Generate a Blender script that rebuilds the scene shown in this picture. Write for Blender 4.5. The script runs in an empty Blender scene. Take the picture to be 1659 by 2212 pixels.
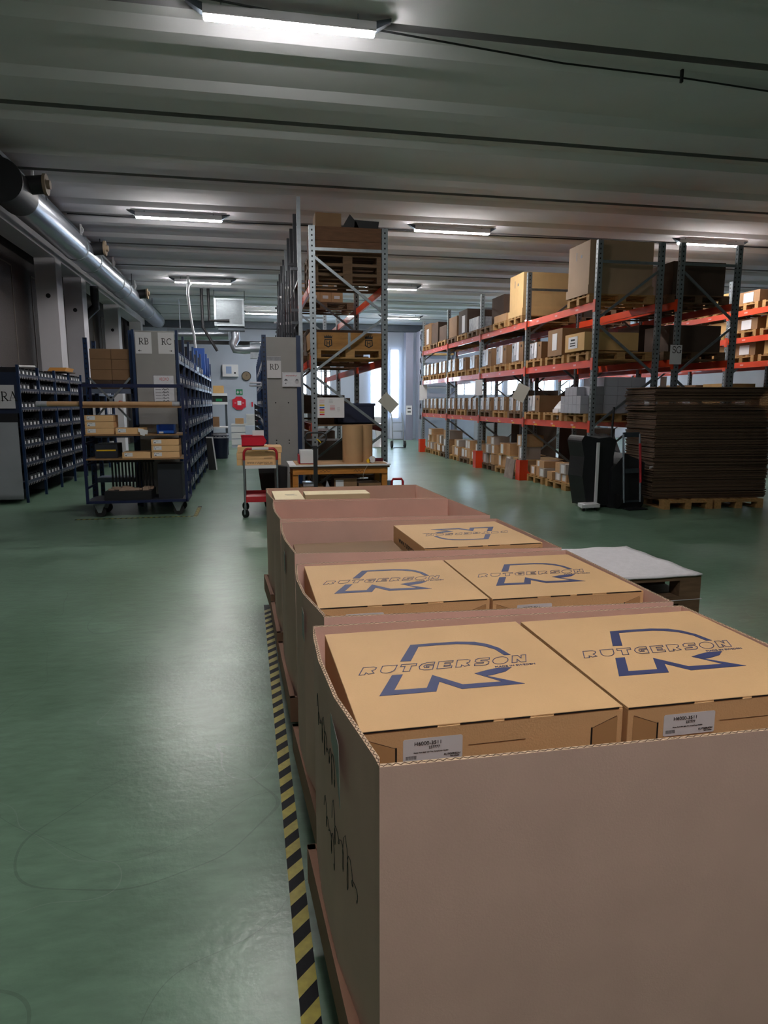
import bpy, math, random
from mathutils import Vector, Matrix
random.seed(7)
R = math.radians
S = bpy.context.scene
COL = S.collection
# ------------------------------------------------------------------ camera, world, exposure
cam = bpy.data.objects.new('camera', bpy.data.cameras.new('camera')); COL.objects.link(cam)
cam.location = (0, 0, 1.62)
cam.rotation_euler = (R(90 - 9.151), 0, R(-11.15))
cam.data.sensor_fit = 'VERTICAL'; cam.data.sensor_height = 36; cam.data.lens = 1465 / 2212 * 36
cam.data.clip_start = 0.05; cam.data.clip_end = 200
S.camera = cam
S.view_settings.view_transform = 'Standard'; S.view_settings.look = 'None'
S.view_settings.gamma = 1; S.view_settings.use_curve_mapping = False
S.view_settings.exposure = 0.12
LAMP = 235.0            # radiance of the ceiling tubes
LAMP_COLOR = (1.0, 0.965, 0.94)
SKY = 16.0
w = bpy.data.worlds.new('world'); S.world = w; w.use_nodes = True
bg = w.node_tree.nodes['Background']; bg.inputs[0].default_value = (0.62, 0.80, 1.0, 1); bg.inputs[1].default_value = SKY

# ------------------------------------------------------------------ helpers
def lin(c):
    if isinstance(c, str): c = [int(c[i:i + 2], 16) / 255 for i in (0, 2, 4)]
    return tuple(v / 12.92 if v <= 0.04045 else ((v + 0.055) / 1.055) ** 2.4 for v in c)

MATS = {}
def mat(name, col, rough=0.6, metal=0.0, noise=0.0, scale=8.0, bump=0.0, bscale=60.0, emit=0.0, stretch=(1, 1, 1), col2=None, spec=0.5, alpha=1.0, coat=0.0):
    if name in MATS: return MATS[name]
    m = bpy.data.materials.new(name); m.use_nodes = True; nt = m.node_tree
    b = nt.nodes['Principled BSDF']; c = lin(col)
    b.inputs['Base Color'].default_value = (*c, 1); b.inputs['Roughness'].default_value = rough
    b.inputs['Metallic'].default_value = metal; b.inputs['Specular IOR Level'].default_value = spec
    b.inputs['Coat Weight'].default_value = coat
    if alpha < 1: b.inputs['Alpha'].default_value = alpha
    if emit: b.inputs['Emission Color'].default_value = (*c, 1); b.inputs['Emission Strength'].default_value = emit
    if noise or bump or col2:
        tc = nt.nodes.new('ShaderNodeTexCoord'); mp = nt.nodes.new('ShaderNodeMapping'); mp.inputs['Scale'].default_value = stretch
        nt.links.new(tc.outputs['Object'], mp.inputs[0])
        n = nt.nodes.new('ShaderNodeTexNoise'); n.inputs['Scale'].default_value = scale; n.inputs['Detail'].default_value = 6
        nt.links.new(mp.outputs[0], n.inputs['Vector'])
        if noise or col2:
            r = nt.nodes.new('ShaderNodeValToRGB')
            c2 = lin(col2) if col2 else tuple(v * (1 - noise) for v in c)
            c1 = c if col2 else tuple(min(1, v * (1 + noise)) for v in c)
            r.color_ramp.elements[0].position = 0.3; r.color_ramp.elements[1].position = 0.7
            r.color_ramp.elements[0].color = (*c2, 1); r.color_ramp.elements[1].color = (*c1, 1)
            nt.links.new(n.outputs['Fac'], r.inputs[0]); nt.links.new(r.outputs[0], b.inputs['Base Color'])
        if bump:
            n2 = nt.nodes.new('ShaderNodeTexNoise'); n2.inputs['Scale'].default_value = bscale; n2.inputs['Detail'].default_value = 4
            nt.links.new(mp.outputs[0], n2.inputs['Vector'])
            bp = nt.nodes.new('ShaderNodeBump'); bp.inputs['Strength'].default_value = bump; bp.inputs['Distance'].default_value = 0.01
            nt.links.new(n2.outputs['Fac'], bp.inputs['Height']); nt.links.new(bp.outputs[0], b.inputs['Normal'])
    MATS[name] = m
    return m

class MB:
    def __init__(s): s.v = []; s.f = []; s.sm = []; s.mi = []
    def add(s, vs, fs, smooth=False, mi=0, M=None):
        o = len(s.v)
        s.v += [tuple(M @ Vector(p)) if M else tuple(p) for p in vs]
        for f in fs: s.f.append([o + i for i in f]); s.sm.append(smooth); s.mi.append(mi)
        return s
    def box(s, x0, y0, z0, x1, y1, z1, mi=0, M=None):
        vs = [(x0, y0, z0), (x1, y0, z0), (x1, y1, z0), (x0, y1, z0), (x0, y0, z1), (x1, y0, z1), (x1, y1, z1), (x0, y1, z1)]
        return s.add(vs, [(0, 3, 2, 1), (4, 5, 6, 7), (0, 1, 5, 4), (1, 2, 6, 5), (2, 3, 7, 6), (3, 0, 4, 7)], mi=mi, M=M)
    def cyl(s, p, q, r, r2=None, n=12, cap=True, mi=0, smooth=True):
        p = Vector(p); q = Vector(q); d = q - p; L = d.length
        if L < 1e-6: return s
        z = d / L; a = Vector((1, 0, 0)) if abs(z.x) < .9 else Vector((0, 1, 0))
        x = z.cross(a).normalized(); y = z.cross(x); r2 = r if r2 is None else r2
        vs = [p + (x * math.cos(t) + y * math.sin(t)) * r for t in [2 * math.pi * i / n for i in range(n)]]
        vs += [q + (x * math.cos(t) + y * math.sin(t)) * r2 for t in [2 * math.pi * i / n for i in range(n)]]
        s.add(vs, [(i, (i + 1) % n, n + (i + 1) % n, n + i) for i in range(n)], smooth, mi)
        if cap: s.add(vs, [tuple(range(n))[::-1], tuple(range(n, 2 * n))], False, mi)
        return s
    def tube(s, pts, r, n=8, mi=0):
        pts = [Vector(p) for p in pts]; rings = []; prev = None
        for i, p in enumerate(pts):
            d = (pts[min(i + 1, len(pts) - 1)] - pts[max(i - 1, 0)]).normalized()
            if prev is None:
                a = Vector((1, 0, 0)) if abs(d.x) < .9 else Vector((0, 1, 0)); x = d.cross(a).normalized()
            else: x = (prev - d * prev.dot(d)).normalized()
            prev = x; y = d.cross(x)
            rings.append([p + (x * math.cos(t) + y * math.sin(t)) * r for t in [2 * math.pi * k / n for k in range(n)]])
        vs = [v for ring in rings for v in ring]; fs = []
        for i in range(len(pts) - 1):
            for k in range(n): fs.append((i * n + k, i * n + (k + 1) % n, (i + 1) * n + (k + 1) % n, (i + 1) * n + k))
        s.add(vs, fs, True, mi)
        return s.add(vs, [tuple(range(n))[::-1], tuple(range((len(pts) - 1) * n, len(pts) * n))], False, mi)
    def bar(s, p, q, wx, wz, mi=0, up=(0, 0, 1)):
        p = Vector(p); q = Vector(q); d = (q - p); L = d.length; d.normalize(); u = Vector(up)
        x = d.cross(u)
        if x.length < 1e-4: x = d.cross(Vector((0, 1, 0)))
        x.normalize(); y = x.cross(d)
        vs = []
        for c in (p, q):
            for a, b in ((-1, -1), (1, -1), (1, 1), (-1, 1)): vs.append(c + x * a * wx / 2 + y * b * wz / 2)
        return s.add(vs, [(0, 1, 2, 3), (7, 6, 5, 4), (0, 4, 5, 1), (1, 5, 6, 2), (2, 6, 7, 3), (3, 7, 4, 0)], mi=mi)
    def prism(s, pts, z0, z1, mi=0, M=None):      # polygon in xy extruded along z
        n = len(pts); vs = [(x, y, z0) for x, y in pts] + [(x, y, z1) for x, y in pts]
        s.add(vs, [tuple(range(n))[::-1], tuple(range(n, 2 * n))], mi=mi, M=M)
        return s.add(vs, [(i, (i + 1) % n, n + (i + 1) % n, n + i) for i in range(n)], mi=mi, M=M)
    def stroke(s, pts, wd, z0=0, z1=0.0006, close=False, mi=0, M=None):   # thin ribbon along a 2D polyline
        P = list(pts) + ([pts[0]] if close else [])
        for (x0, y0), (x1, y1) in zip(P, P[1:]):
            dx, dy = x1 - x0, y1 - y0; L = math.hypot(dx, dy)
            if L < 1e-7: continue
            ux, uy = dx / L * wd / 2, dy / L * wd / 2
            s.prism([(x0 - ux + uy, y0 - uy - ux), (x1 + ux + uy, y1 + uy - ux), (x1 + ux - uy, y1 + uy + ux), (x0 - ux - uy, y0 - uy + ux)], z0, z1, mi, M)
        return s
    def build(s, name, mats, parent=None, loc=(0, 0, 0), rot=(0, 0, 0), bevel=0.0):
        me = bpy.data.meshes.new(name); me.from_pydata(s.v, [], s.f); me.update()
        me.polygons.foreach_set('use_smooth', s.sm); me.polygons.foreach_set('material_index', s.mi)
        for m in (mats if isinstance(mats, (list, tuple)) else [mats]): me.materials.append(m)
        o = bpy.data.objects.new(name, me); COL.objects.link(o); o.location = loc; o.rotation_euler = rot
        if parent: o.parent = parent
        if bevel:
            b = o.modifiers.new('bevel', 'BEVEL'); b.width = bevel; b.segments = 2; b.limit_method = 'ANGLE'
        return o

def tag(o, label, cat, group=None, kind=None):
    o['label'] = label; o['category'] = cat
    if group: o['group'] = group
    if kind: o['kind'] = kind
    return o
def thing(name, label, cat, loc=(0, 0, 0), rz=0, group=None):
    o = bpy.data.objects.new(name, None); COL.objects.link(o); o.empty_display_size = .1
    o.location = loc; o.rotation_euler = (0, 0, rz)
    return tag(o, label, cat, group)
def struct(o): o['kind'] = 'structure'; return o
KIDS = {}
def dup(o, loc=None, rz=None, label=None, parent=None, cat=None, group=None):
    c = o.copy(); COL.objects.link(c)
    if parent is not None: c.parent = parent
    if loc is not None: c.location = loc
    if rz is not None: c.rotation_euler = (0, 0, rz)
    if label: c['label'] = label
    if group: c['group'] = group
    for ch in KIDS_OF(o): dup(ch, parent=c)
    return c
def KIDS_OF(o):
    if o.name not in KIDS: KIDS[o.name] = [c for c in bpy.data.objects if c.parent == o]
    return KIDS[o.name]
class Proto:
    """first use moves the prototype itself, later uses copy it"""
    def __init__(s, o): s.o = o; s.used = False
    def put(s, loc, rz, label, group=None):
        if not s.used:
            s.used = True; KIDS_OF(s.o); s.o.location = loc; s.o.rotation_euler = (0, 0, rz); s.o['label'] = label
            if group: s.o['group'] = group
            return s.o
        return dup(s.o, loc, rz, label, group=group)
ORD = ['first', 'second', 'third', 'fourth', 'fifth', 'sixth', 'seventh', 'eighth', 'ninth', 'tenth', 'eleventh', 'twelfth', 'thirteenth', 'fourteenth']

def text_obj(name, body, size, m, parent, loc, rot, width=None, outline=0.0, align='LEFT', shear=0.0, bold=0.0):
    cu = bpy.data.curves.new(name, 'FONT'); cu.body = body; cu.size = size; cu.align_x = align; cu.shear = shear
    cu.extrude = 0.0003; cu.offset = bold
    t = bpy.data.objects.new(name + '_tmp', cu); COL.objects.link(t)
    dg = bpy.context.evaluated_depsgraph_get(); me = bpy.data.meshes.new_from_object(t.evaluated_get(dg))
    bpy.data.objects.remove(t); me.materials.clear(); me.materials.append(m)
    if width:
        xs = [v.co.x for v in me.vertices]; wx = max(xs) - min(xs)
        for v in me.vertices: v.co.x *= width / wx
    o = bpy.data.objects.new(name, me); COL.objects.link(o); o.parent = parent; o.location = loc; o.rotation_euler = rot
    return o

# serif capitals drawn as strokes; unit cap height, returns (strokes, advance)
def arc(cx, cy, rx, ry, a0, a1, n=12): return [(cx + rx * math.cos(R(a0 + (a1 - a0) * i / n)), cy + ry * math.sin(R(a0 + (a1 - a0) * i / n))) for i in range(n + 1)]
TK, TN = .13, .045
def serif(ch):
    s = []
    if ch in 'RBD':
        s += [([(.2, 0), (.2, 1)], TK), ([(.03, .02), (.37, .02)], TN), ([(.03, .98), (.37, .98)], TN)]
    if ch == 'R': s += [([(.2, .98), (.42, .98)], TN), (arc(.42, .73, .22, .25, 90, -90), .09), ([(.2, .48), (.42, .48)], TN), ([(.38, .48), (.72, .04)], TK), ([(.66, .02), (.88, .02)], TN)]; a = .88
    if ch == 'B': s += [([(.2, .98), (.42, .98)], TN), (arc(.42, .75, .2, .23, 90, -90), .09), ([(.2, .52), (.42, .52)], TN), (arc(.42, .27, .26, .25, 90, -90), .1), ([(.2, .02), (.42, .02)], TN)]; a = .8
    if ch == 'D': s += [([(.2, .98), (.38, .98)], TN), (arc(.38, .5, .42, .48, 90, -90, 16), .1), ([(.2, .02), (.38, .02)], TN)]; a = .95
    if ch == 'C': s += [(arc(.48, .5, .4, .48, 50, 310, 18), .1), ([(.76, .7), (.76, .95)], TN)]; a = .88
    if ch == 'G': s += [(arc(.48, .5, .4, .48, 50, 310, 18), .1), ([(.78, .72), (.78, .95)], TN), ([(.76, .1), (.76, .4)], TK), ([(.62, .42), (.92, .42)], TN)]; a = .98
    if ch == 'A': s += [([(.1, .02), (.42, 1)], TN + .01), ([(.42, 1), (.76, .02)], TK), ([(.2, .34), (.62, .34)], TN), ([(0, .02), (.22, .02)], TN), ([(.62, .02), (.9, .02)], TN)]; a = .92
    if ch == 'S': s += [(arc(.33, .74, .22, .24, 30, 270, 12), .09), (arc(.33, .26, .24, .24, 90, -150, 12), .1), ([(.55, .75), (.55, .96)], TN), ([(.1, .05), (.1, .28)], TN)]; a = .68
    return s, a
def serif_text(mb, txt, h, x, y, M):
    for ch in txt:
        st, a = serif(ch)
        for pts, wd in st: mb.stroke([(x + px * h, y + py * h) for px, py in pts], wd * h, 0.0004, 0.0012, M=M)
        x += a * h
    return mb
def face_M(o, rz=0):   # maps local (x right, y up, z out) onto a vertical sheet facing -Y (then turned by rz)
    return Matrix.Translation(o) @ Matrix.Rotation(rz, 4, 'Z') @ Matrix(((1, 0, 0, 0), (0, 0, -1, 0), (0, 1, 0, 0), (0, 0, 0, 1)))

# ------------------------------------------------------------------ materials
card = mat('cardboard', 'dcb17f', .75, noise=.05, scale=3, bump=.12, bscale=220)
card_side = mat('cardboard_side', 'b8926a', .8, noise=.06, scale=4, bump=.12, bscale=200)
sleeve_m = mat('sleeve_cardboard', 'e6beae', .8, noise=.05, scale=5, bump=.05, bscale=220)
sleeve_edge = mat('corrugated_edge', 'cdb194', .9, noise=.3, scale=120)
card_old = mat('dull_cardboard', '8a6a4c', .8, noise=.12, scale=3)
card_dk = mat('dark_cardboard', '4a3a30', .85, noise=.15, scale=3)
wood = mat('pallet_wood', 'a8814f', .8, noise=.22, scale=6, stretch=(1, 6, 6), bump=.3)
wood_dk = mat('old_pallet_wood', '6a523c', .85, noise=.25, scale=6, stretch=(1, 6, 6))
ply = mat('plywood', 'c8a26a', .75, noise=.08, scale=3)
orange_wood = mat('orange_timber', 'b9772f', .7, noise=.18, scale=5, stretch=(1, 8, 8))
steel = mat('galvanised_steel', '8f979c', .42, .75, noise=.12, scale=14)
steel_dk = mat('dark_steel', '4a525a', .45, .6, noise=.1, scale=10)
beam_m = mat('red_orange_beam', 'd8431c', .38, 0, noise=.06, scale=4, coat=.3)
blue = mat('blue_paint', '173055', .4, .1, noise=.1, scale=6)
navy = mat('navy_paint', '182145', .42, .1)
panel = mat('grey_green_panel', '9b9a98', .5, .1, noise=.05, scale=3)
panel_lt = mat('pale_grey_panel', 'a6abb2', .5, .1, noise=.05, scale=3)
black = mat('black_plastic', '141519', .55)
dark = mat('dark_plastic', '22252e', .5)
binm = mat('black_bin_plastic', '191b22', .45)
blue_bin = mat('blue_bin_plastic', '1450a8', .4)
redm = mat('red_plastic', 'c4122f', .38)
red_paint = mat('red_paint', 'b0242e', .4)
paper = mat('white_paper', 'dcdcdf', .6)
paper2 = mat('plastic_sleeved_paper', 'e2e4ea', .25, noise=.06, scale=20)
foil = mat('clear_plastic_film', '9d9fa6', .15, noise=.25, scale=12, bump=.5, bscale=25)
ink = mat('black_ink', '101012', .6)
logo_blue = mat('logo_blue_ink', '2b3567', .6)
grey_ink = mat('grey_ink', '70727a', .6)
concrete = mat('painted_concrete', 'c2c0c4', .75, noise=.04, scale=2, bump=.1, bscale=80)
ceil_m = mat('grey_ceiling_paint', 'dcdce0', .8, noise=.03, scale=1.5)
ceil_gap = mat('ceiling_joint', '97979a', .9)
pebble = mat('exposed_aggregate', '4a4443', .9, noise=.3, scale=60, bump=.6, bscale=90)
wallp = mat('blue_grey_wall', 'a9b3c2', .6, noise=.03, scale=1)
duct_m = mat('spiral_duct_metal', 'b4bac4', .28, .9)
yellow = mat('yellow_tape', 'a6982e', .5, noise=.15, scale=40)
tape_blk = mat('black_tape', '17171a', .6, noise=.2, scale=40, spec=.15)
green = mat('green_sign', '0b7a4b', .5)
white_m = mat('white_paint', 'd8d9dc', .45)
felt = mat('white_felt', 'dcd8dc', .95, noise=.05, scale=30, bump=.4, bscale=120)
foam = mat('pale_foam', 'a5a6b0', .8)
rubber = mat('black_rubber', '0c0c0e', .6)
tan = mat('tan_wood_round', '7c6d5a', .7)

def holes(m, name, axis='X'):                     # steel punched with a column of holes
    n = m.copy(); n.name = name; nt = n.node_tree; b = nt.nodes['Principled BSDF']
    tc = nt.nodes.new('ShaderNodeTexCoord'); sp = nt.nodes.new('ShaderNodeSeparateXYZ'); nt.links.new(tc.outputs['Object'], sp.inputs[0])
    def mth(op, a, v=None, v2=None):
        q = nt.nodes.new('ShaderNodeMath'); q.operation = op; nt.links.new(a, q.inputs[0])
        if v is not None: (nt.links.new(v, q.inputs[1]) if hasattr(v, 'links') else setattr(q.inputs[1], 'default_value', v))
        return q.outputs[0]
    fz = mth('ABSOLUTE', mth('SUBTRACT', mth('FRACT', mth('DIVIDE', sp.outputs['Z'], 0.075)), 0.5))
    hz = mth('LESS_THAN', fz, 0.17)
    ox = mth('LESS_THAN', mth('ABSOLUTE', sp.outputs['X']), 0.011); oy = mth('LESS_THAN', mth('ABSOLUTE', sp.outputs['Y']), 0.011)
    h = mth('MULTIPLY', hz, mth('MAXIMUM', ox, oy))
    src = b.inputs['Base Color'].links[0].from_socket
    mx = nt.nodes.new('ShaderNodeMix'); mx.data_type = 'RGBA'; nt.links.new(h, mx.inputs[0]); nt.links.new(src, mx.inputs[6]); mx.inputs[7].default_value = (.004, .004, .005, 1)
    nt.links.new(mx.outputs[2], b.inputs['Base Color'])
    return n
steel_h = holes(steel, 'punched_galvanised_steel')
steel_dh = holes(mat('dark_galvanised', '7f878c', .5, .3, noise=.1, scale=10), 'punched_dark_steel')
blue_h = holes(blue, 'punched_blue_steel')

# floor: green epoxy, worn and scratched
fm = bpy.data.materials.new('green_epoxy'); fm.use_nodes = True; nt = fm.node_tree; b = nt.nodes['Principled BSDF']
tc = nt.nodes.new('ShaderNodeTexCoord')
def noise_n(sc, det=6, stretch=None, rz=0):
    n = nt.nodes.new('ShaderNodeTexNoise'); n.inputs['Scale'].default_value = sc; n.inputs['Detail'].default_value = det
    if stretch:
        mp = nt.nodes.new('ShaderNodeMapping'); mp.inputs['Scale'].default_value = stretch; mp.inputs['Rotation'].default_value = (0, 0, rz)
        nt.links.new(tc.outputs['Object'], mp.inputs[0]); nt.links.new(mp.outputs[0], n.inputs['Vector'])
    else: nt.links.new(tc.outputs['Object'], n.inputs['Vector'])
    return n
def ramp(src, p0, c0, p1, c1):
    r = nt.nodes.new('ShaderNodeValToRGB'); e = r.color_ramp.elements
    e[0].position = p0; e[0].color = (*c0, 1); e[1].position = p1; e[1].color = (*c1, 1); nt.links.new(src, r.inputs[0]); return r.outputs[0]
base = ramp(noise_n(1.1, 8).outputs['Fac'], .35, lin('5a7561'), .68, lin('6f8c78'))
fine = ramp(noise_n(7, 8, (1, 3, 1), .5).outputs['Fac'], .3, (.8, .8, .8), .7, (1.08, 1.08, 1.08))
def mixc(a, b2, fac=None, mode='MULTIPLY', f=1.0):
    m = nt.nodes.new('ShaderNodeMix'); m.data_type = 'RGBA'; m.blend_type = mode; m.inputs[0].default_value = f
    if fac is not None: nt.links.new(fac, m.inputs[0])
    nt.links.new(a, m.inputs[6])
    if isinstance(b2, tuple): m.inputs[7].default_value = (*b2, 1)
    else: nt.links.new(b2, m.inputs[7])
    return m.outputs[2]
c = mixc(base, fine)
for k, (rz, sc, st) in enumerate(((.5, .55, (1, 1, 1)), (2.1, .8, (1, 1, 1)), (-.6, .45, (1, 1, 1)))):   # long hairline scratches
    n = noise_n(sc, 1.5, st, rz)
    a = nt.nodes.new('ShaderNodeMath'); a.operation = 'SUBTRACT'; nt.links.new(n.outputs['Fac'], a.inputs[0]); a.inputs[1].default_value = .5 + .02 * k
    ab = nt.nodes.new('ShaderNodeMath'); ab.operation = 'ABSOLUTE'; nt.links.new(a.outputs[0], ab.inputs[0])
    lt = nt.nodes.new('ShaderNodeMath'); lt.operation = 'LESS_THAN'; nt.links.new(ab.outputs[0], lt.inputs[0]); lt.inputs[1].default_value = .0005
    ml = nt.nodes.new('ShaderNodeMath'); ml.operation = 'MULTIPLY'; nt.links.new(lt.outputs[0], ml.inputs[0]); ml.inputs[1].default_value = .3
    c = mixc(c, (.03, .04, .035) if k != 1 else (.25, .3, .27), ml.outputs[0], 'MIX')
vo = nt.nodes.new('ShaderNodeTexVoronoi'); vo.inputs['Scale'].default_value = 1.6; nt.links.new(tc.outputs['Object'], vo.inputs['Vector'])
sp = nt.nodes.new('ShaderNodeMath'); sp.operation = 'LESS_THAN'; nt.links.new(vo.outputs['Distance'], sp.inputs[0]); sp.inputs[1].default_value = .008
c = mixc(c, (.02, .022, .02), sp.outputs[0], 'MIX')
nt.links.new(c, b.inputs['Base Color'])
b.inputs['Roughness'].default_value = .28; b.inputs['Specular IOR Level'].default_value = .38

bp = nt.nodes.new('ShaderNodeBump'); bp.inputs['Strength'].default_value = .12; bp.inputs['Distance'].default_value = .01
nt.links.new(noise_n(35, 6).outputs['Fac'], bp.inputs['Height']); nt.links.new(bp.outputs[0], b.inputs['Normal'])
floor_m = fm
glass = bpy.data.materials.new('window_glass'); glass.use_nodes = True; nt = glass.node_tree; nt.nodes.clear()
o_ = nt.nodes.new('ShaderNodeOutputMaterial'); mx = nt.nodes.new('ShaderNodeMixShader'); mx.inputs[0].default_value = .08
tr = nt.nodes.new('ShaderNodeBsdfTransparent'); gl = nt.nodes.new('ShaderNodeBsdfGlossy'); gl.inputs['Roughness'].default_value = .02
nt.links.new(tr.outputs[0], mx.inputs[1]); nt.links.new(gl.outputs[0], mx.inputs[2]); nt.links.new(mx.outputs[0], o_.inputs[0])
# lamp diffuser: emission
tube_m = bpy.data.materials.new('lit_tube'); tube_m.use_nodes = True; b = tube_m.node_tree.nodes['Principled BSDF']
b.inputs['Emission Color'].default_value = (*LAMP_COLOR, 1); b.inputs['Emission Strength'].default_value = LAMP

# ------------------------------------------------------------------ the hall
XL, XR, YF, YB, ZC = -4.75, 17.0, -9.0, 30.3, 5.055
struct(MB().box(XL - .3, YF - .3, -.2, XR + .3, YB + .3, 0).build('floor', floor_m))
# ceiling: ribbed concrete slabs, ribs run across the hall every 1.2 m, slab joints every 2.4 m
mb = MB(); prof = []
y = 7.35 - 1.2 * 14; k = 0
while y < YB + 1.2:
    joint = (k % 2 == 0)
    if joint: prof += [(y - .645, ZC), (y - .64, ZC + .12), (y - .525, ZC + .12), (y - .52, ZC)]
    prof += [(y - .36, ZC), (y - .21, 5.0), (y, 5.0), (y + .03, ZC)]
    y += 1.2; k += 1
prof = [(a, z) for a, z in prof]
vs = [(XL - .3, a, z) for a, z in prof] + [(XR + .3, a, z) for a, z in prof]; n = len(prof)
for i in range(n - 1): mb.add([vs[i], vs[i + 1], vs[n + i + 1], vs[n + i]], [(0, 1, 2, 3)], mi=1 if max(prof[i][1], prof[i + 1][1]) > ZC + .01 else 0)
mb.box(XL - .3, YF - .3, ZC + .13, XR + .3, YB + 1, ZC + .25)
struct(mb.build('ceiling', [ceil_m, ceil_gap]))
# side and end walls
mb = MB().box(XL - .3, YF, 0, XL, YB, 5.3)
struct(mb.build('wall_left', pebble))
struct(MB().box(XL - .3, YF - .3, 0, XR + .3, YF, 5.3).build('wall_front', concrete))
struct(MB().box(XR, YF, 0, XR + .3, YB, 5.3).build('wall_right', concrete))
# back wall with a strip of windows and a tall pair of curtained openings
mb = MB(); wins = [(1.7, 2.55), (2.75, 3.6), (9.2, 10.3), (10.5, 11.6), (11.8, 12.9), (13.1, 14.2), (14.4, 15.5), (15.7, 16.8)]
tall = [(5.35, 5.95), (6.25, 6.7)]
xs = XL
for a, b_, z0, z1 in [(a, b_, 1.95, 3.6) for a, b_ in wins[:2]] + [(a, b_, .9, 4.0) for a, b_ in tall] + [(a, b_, 1.95, 3.3) for a, b_ in wins[2:]]:
    mb.box(xs, YB, 0, a, YB + .3, 5.3); mb.box(a, YB, 0, b_, YB + .3, z0); mb.box(a, YB, z1, b_, YB + .3, 5.3); xs = b_
mb.box(xs, YB, 0, XR, YB + .3, 5.3)
for q in range(12): mb.box(-4.2 + q * 1.75, YB - .004, 0, -4.19 + q * 1.75, YB, 4.7)
struct(mb.build('wall_back', wallp))
k = 0
for a, b_, z0, z1 in [(a, b_, 1.95, 3.6) for a, b_ in wins[:2]] + [(a, b_, .9, 4.0) for a, b_ in tall] + [(a, b_, 1.95, 3.3) for a, b_ in wins[2:]]:
    k += 1
    fr = MB(); t = .05
    fr.box(a, YB + .05, z0, a + t, YB + .15, z1).box(b_ - t, YB + .05, z0, b_, YB + .15, z1).box(a, YB + .05, z0, b_, YB + .15, z0 + t).box(a, YB + .05, z1 - t, b_, YB + .15, z1)
    if b_ - a > .7: fr.box((a + b_) / 2 - .025, YB + .05, z0, (a + b_) / 2 + .025, YB + .15, z1).box(a, YB + .05, z0 + (z1 - z0) * .62, b_, YB + .15, z0 + (z1 - z0) * .62 + .05)
    o = struct(fr.build('window_%d' % k, white_m)); MB().box(a + t, YB + .09, z0 + t, b_ - t, YB + .1, z1 - t).build('window_pane', glass, o)
# steel edge beam where the ceiling meets the back wall
struct(MB().box(XL, YB - .25, 4.74, XR, YB, 4.99).box(XL, YB - .3, 4.72, XR, YB, 4.76).build('trim_1', steel_dk))
# concrete girder along the left wall, with pillars and the dark recessed wall panels
struct(MB().box(-4.52, -8.9, 4.76, -4.08, YB, 5.13).build('trim_2', concrete))
fr = MB()
for y0, y1 in ((2.0, 9.0), (9.6, 15.9), (17.2, 18.6), (19.8, 23.5), (24.7, 28.4)):
    fr.box(-4.75, y0, 4.42, -4.735, y1, 4.45).box(-4.75, y1 - .03, .3, -4.735, y1, 4.42).box(-4.75, y0, .3, -4.735, y0 + .03, 4.42)
struct(fr.build('trim_3', mat('wall_panel_edge', '6a615c', .8)))
for i, yy in enumerate((9.2, 16.65, 19.05, 23.95, 28.85)):
    mb = MB().box(-4.5, yy, 0, -4.07, yy + .5, 4.76)
    o = struct(mb.build('pillar', concrete))
    MB().cyl((-4.26, yy - .003, 3.95), (-4.26, yy + .01, 3.95), .05, n=20).build('socket_hole', black, o)

# ------------------------------------------------------------------ ceiling lamps
def lamp_proto():
    t = thing('ceiling_lamp', 'x', 'lamp', group='long fluorescent ceiling lamps')
    MB().box(-.755, -.06, .03, .755, .06, .09).box(-.755, -.058, .013, .755, -.046, .03).box(-.755, .046, .013, .755, .058, .03).build('housing', white_m, t)
    mb = MB(); n = 60
    for i in range(n):
        x = -.745 + 1.49 * i / n
        mb.box(x, -.044, .0, x + 1.49 / n * .8, .044, .02)
    mb.box(-.745, -.04, .003, .745, .04, .03); mb.build('diffuser', tube_m, t)
    for s in (-1, 1):
        MB().add([(s * .75, -.05, .03), (s * .75, .05, .03), (s * .75, .05, .1), (s * .75, -.05, .1), (s * .9, -.02, .12), (s * .9, .02, .12), (s * .9, .02, .15), (s * .9, -.02, .15)],
                 [(0, 1, 2, 3), (4, 5, 6, 7), (0, 1, 5, 4), (1, 2, 6, 5), (2, 3, 7, 6), (3, 0, 4, 7)]).build('end_bracket', steel_dk, t)
        MB().cyl((s * .6, 0, .1), (s * .6, 0, .25), .008, n=6).build('hanger', steel, t)
    return Proto(t)
LP = lamp_proto()
lamps = [(.47, 6.62, 'nearest lit tube lamp, large at the top left of centre'), (-1.13, 13.44, 'second-row lit tube lamp above the left aisle near the duct'),
         (4.0, 13.4, 'lit lamp in the second row, just right of the centre rack'), (9.66, 13.4, 'lit lamp above the right-hand dark rack frames'),
         (-1.14, 20.2, 'third-row lit tube lamp with a white hose hanging below'), (4.2, 20.2, 'lit lamp in the third row seen right of the centre rack post'), (9.6, 20.2, 'lit lamp of the third row over the racks on the right'),
         (.75, 26.6, 'small distant lit lamp beside the hanging heater grille'), (6.0, 27.0, 'small distant lit lamp over the end of the main aisle'), (12, 27, 'distant lit lamp over the rear right corner'),
         (.5, -.1, 'ceiling lamp behind the viewer over the near end of the boxes')]
for x, y, l in lamps: LP.put((x, y, 4.89), 0, l)
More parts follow.
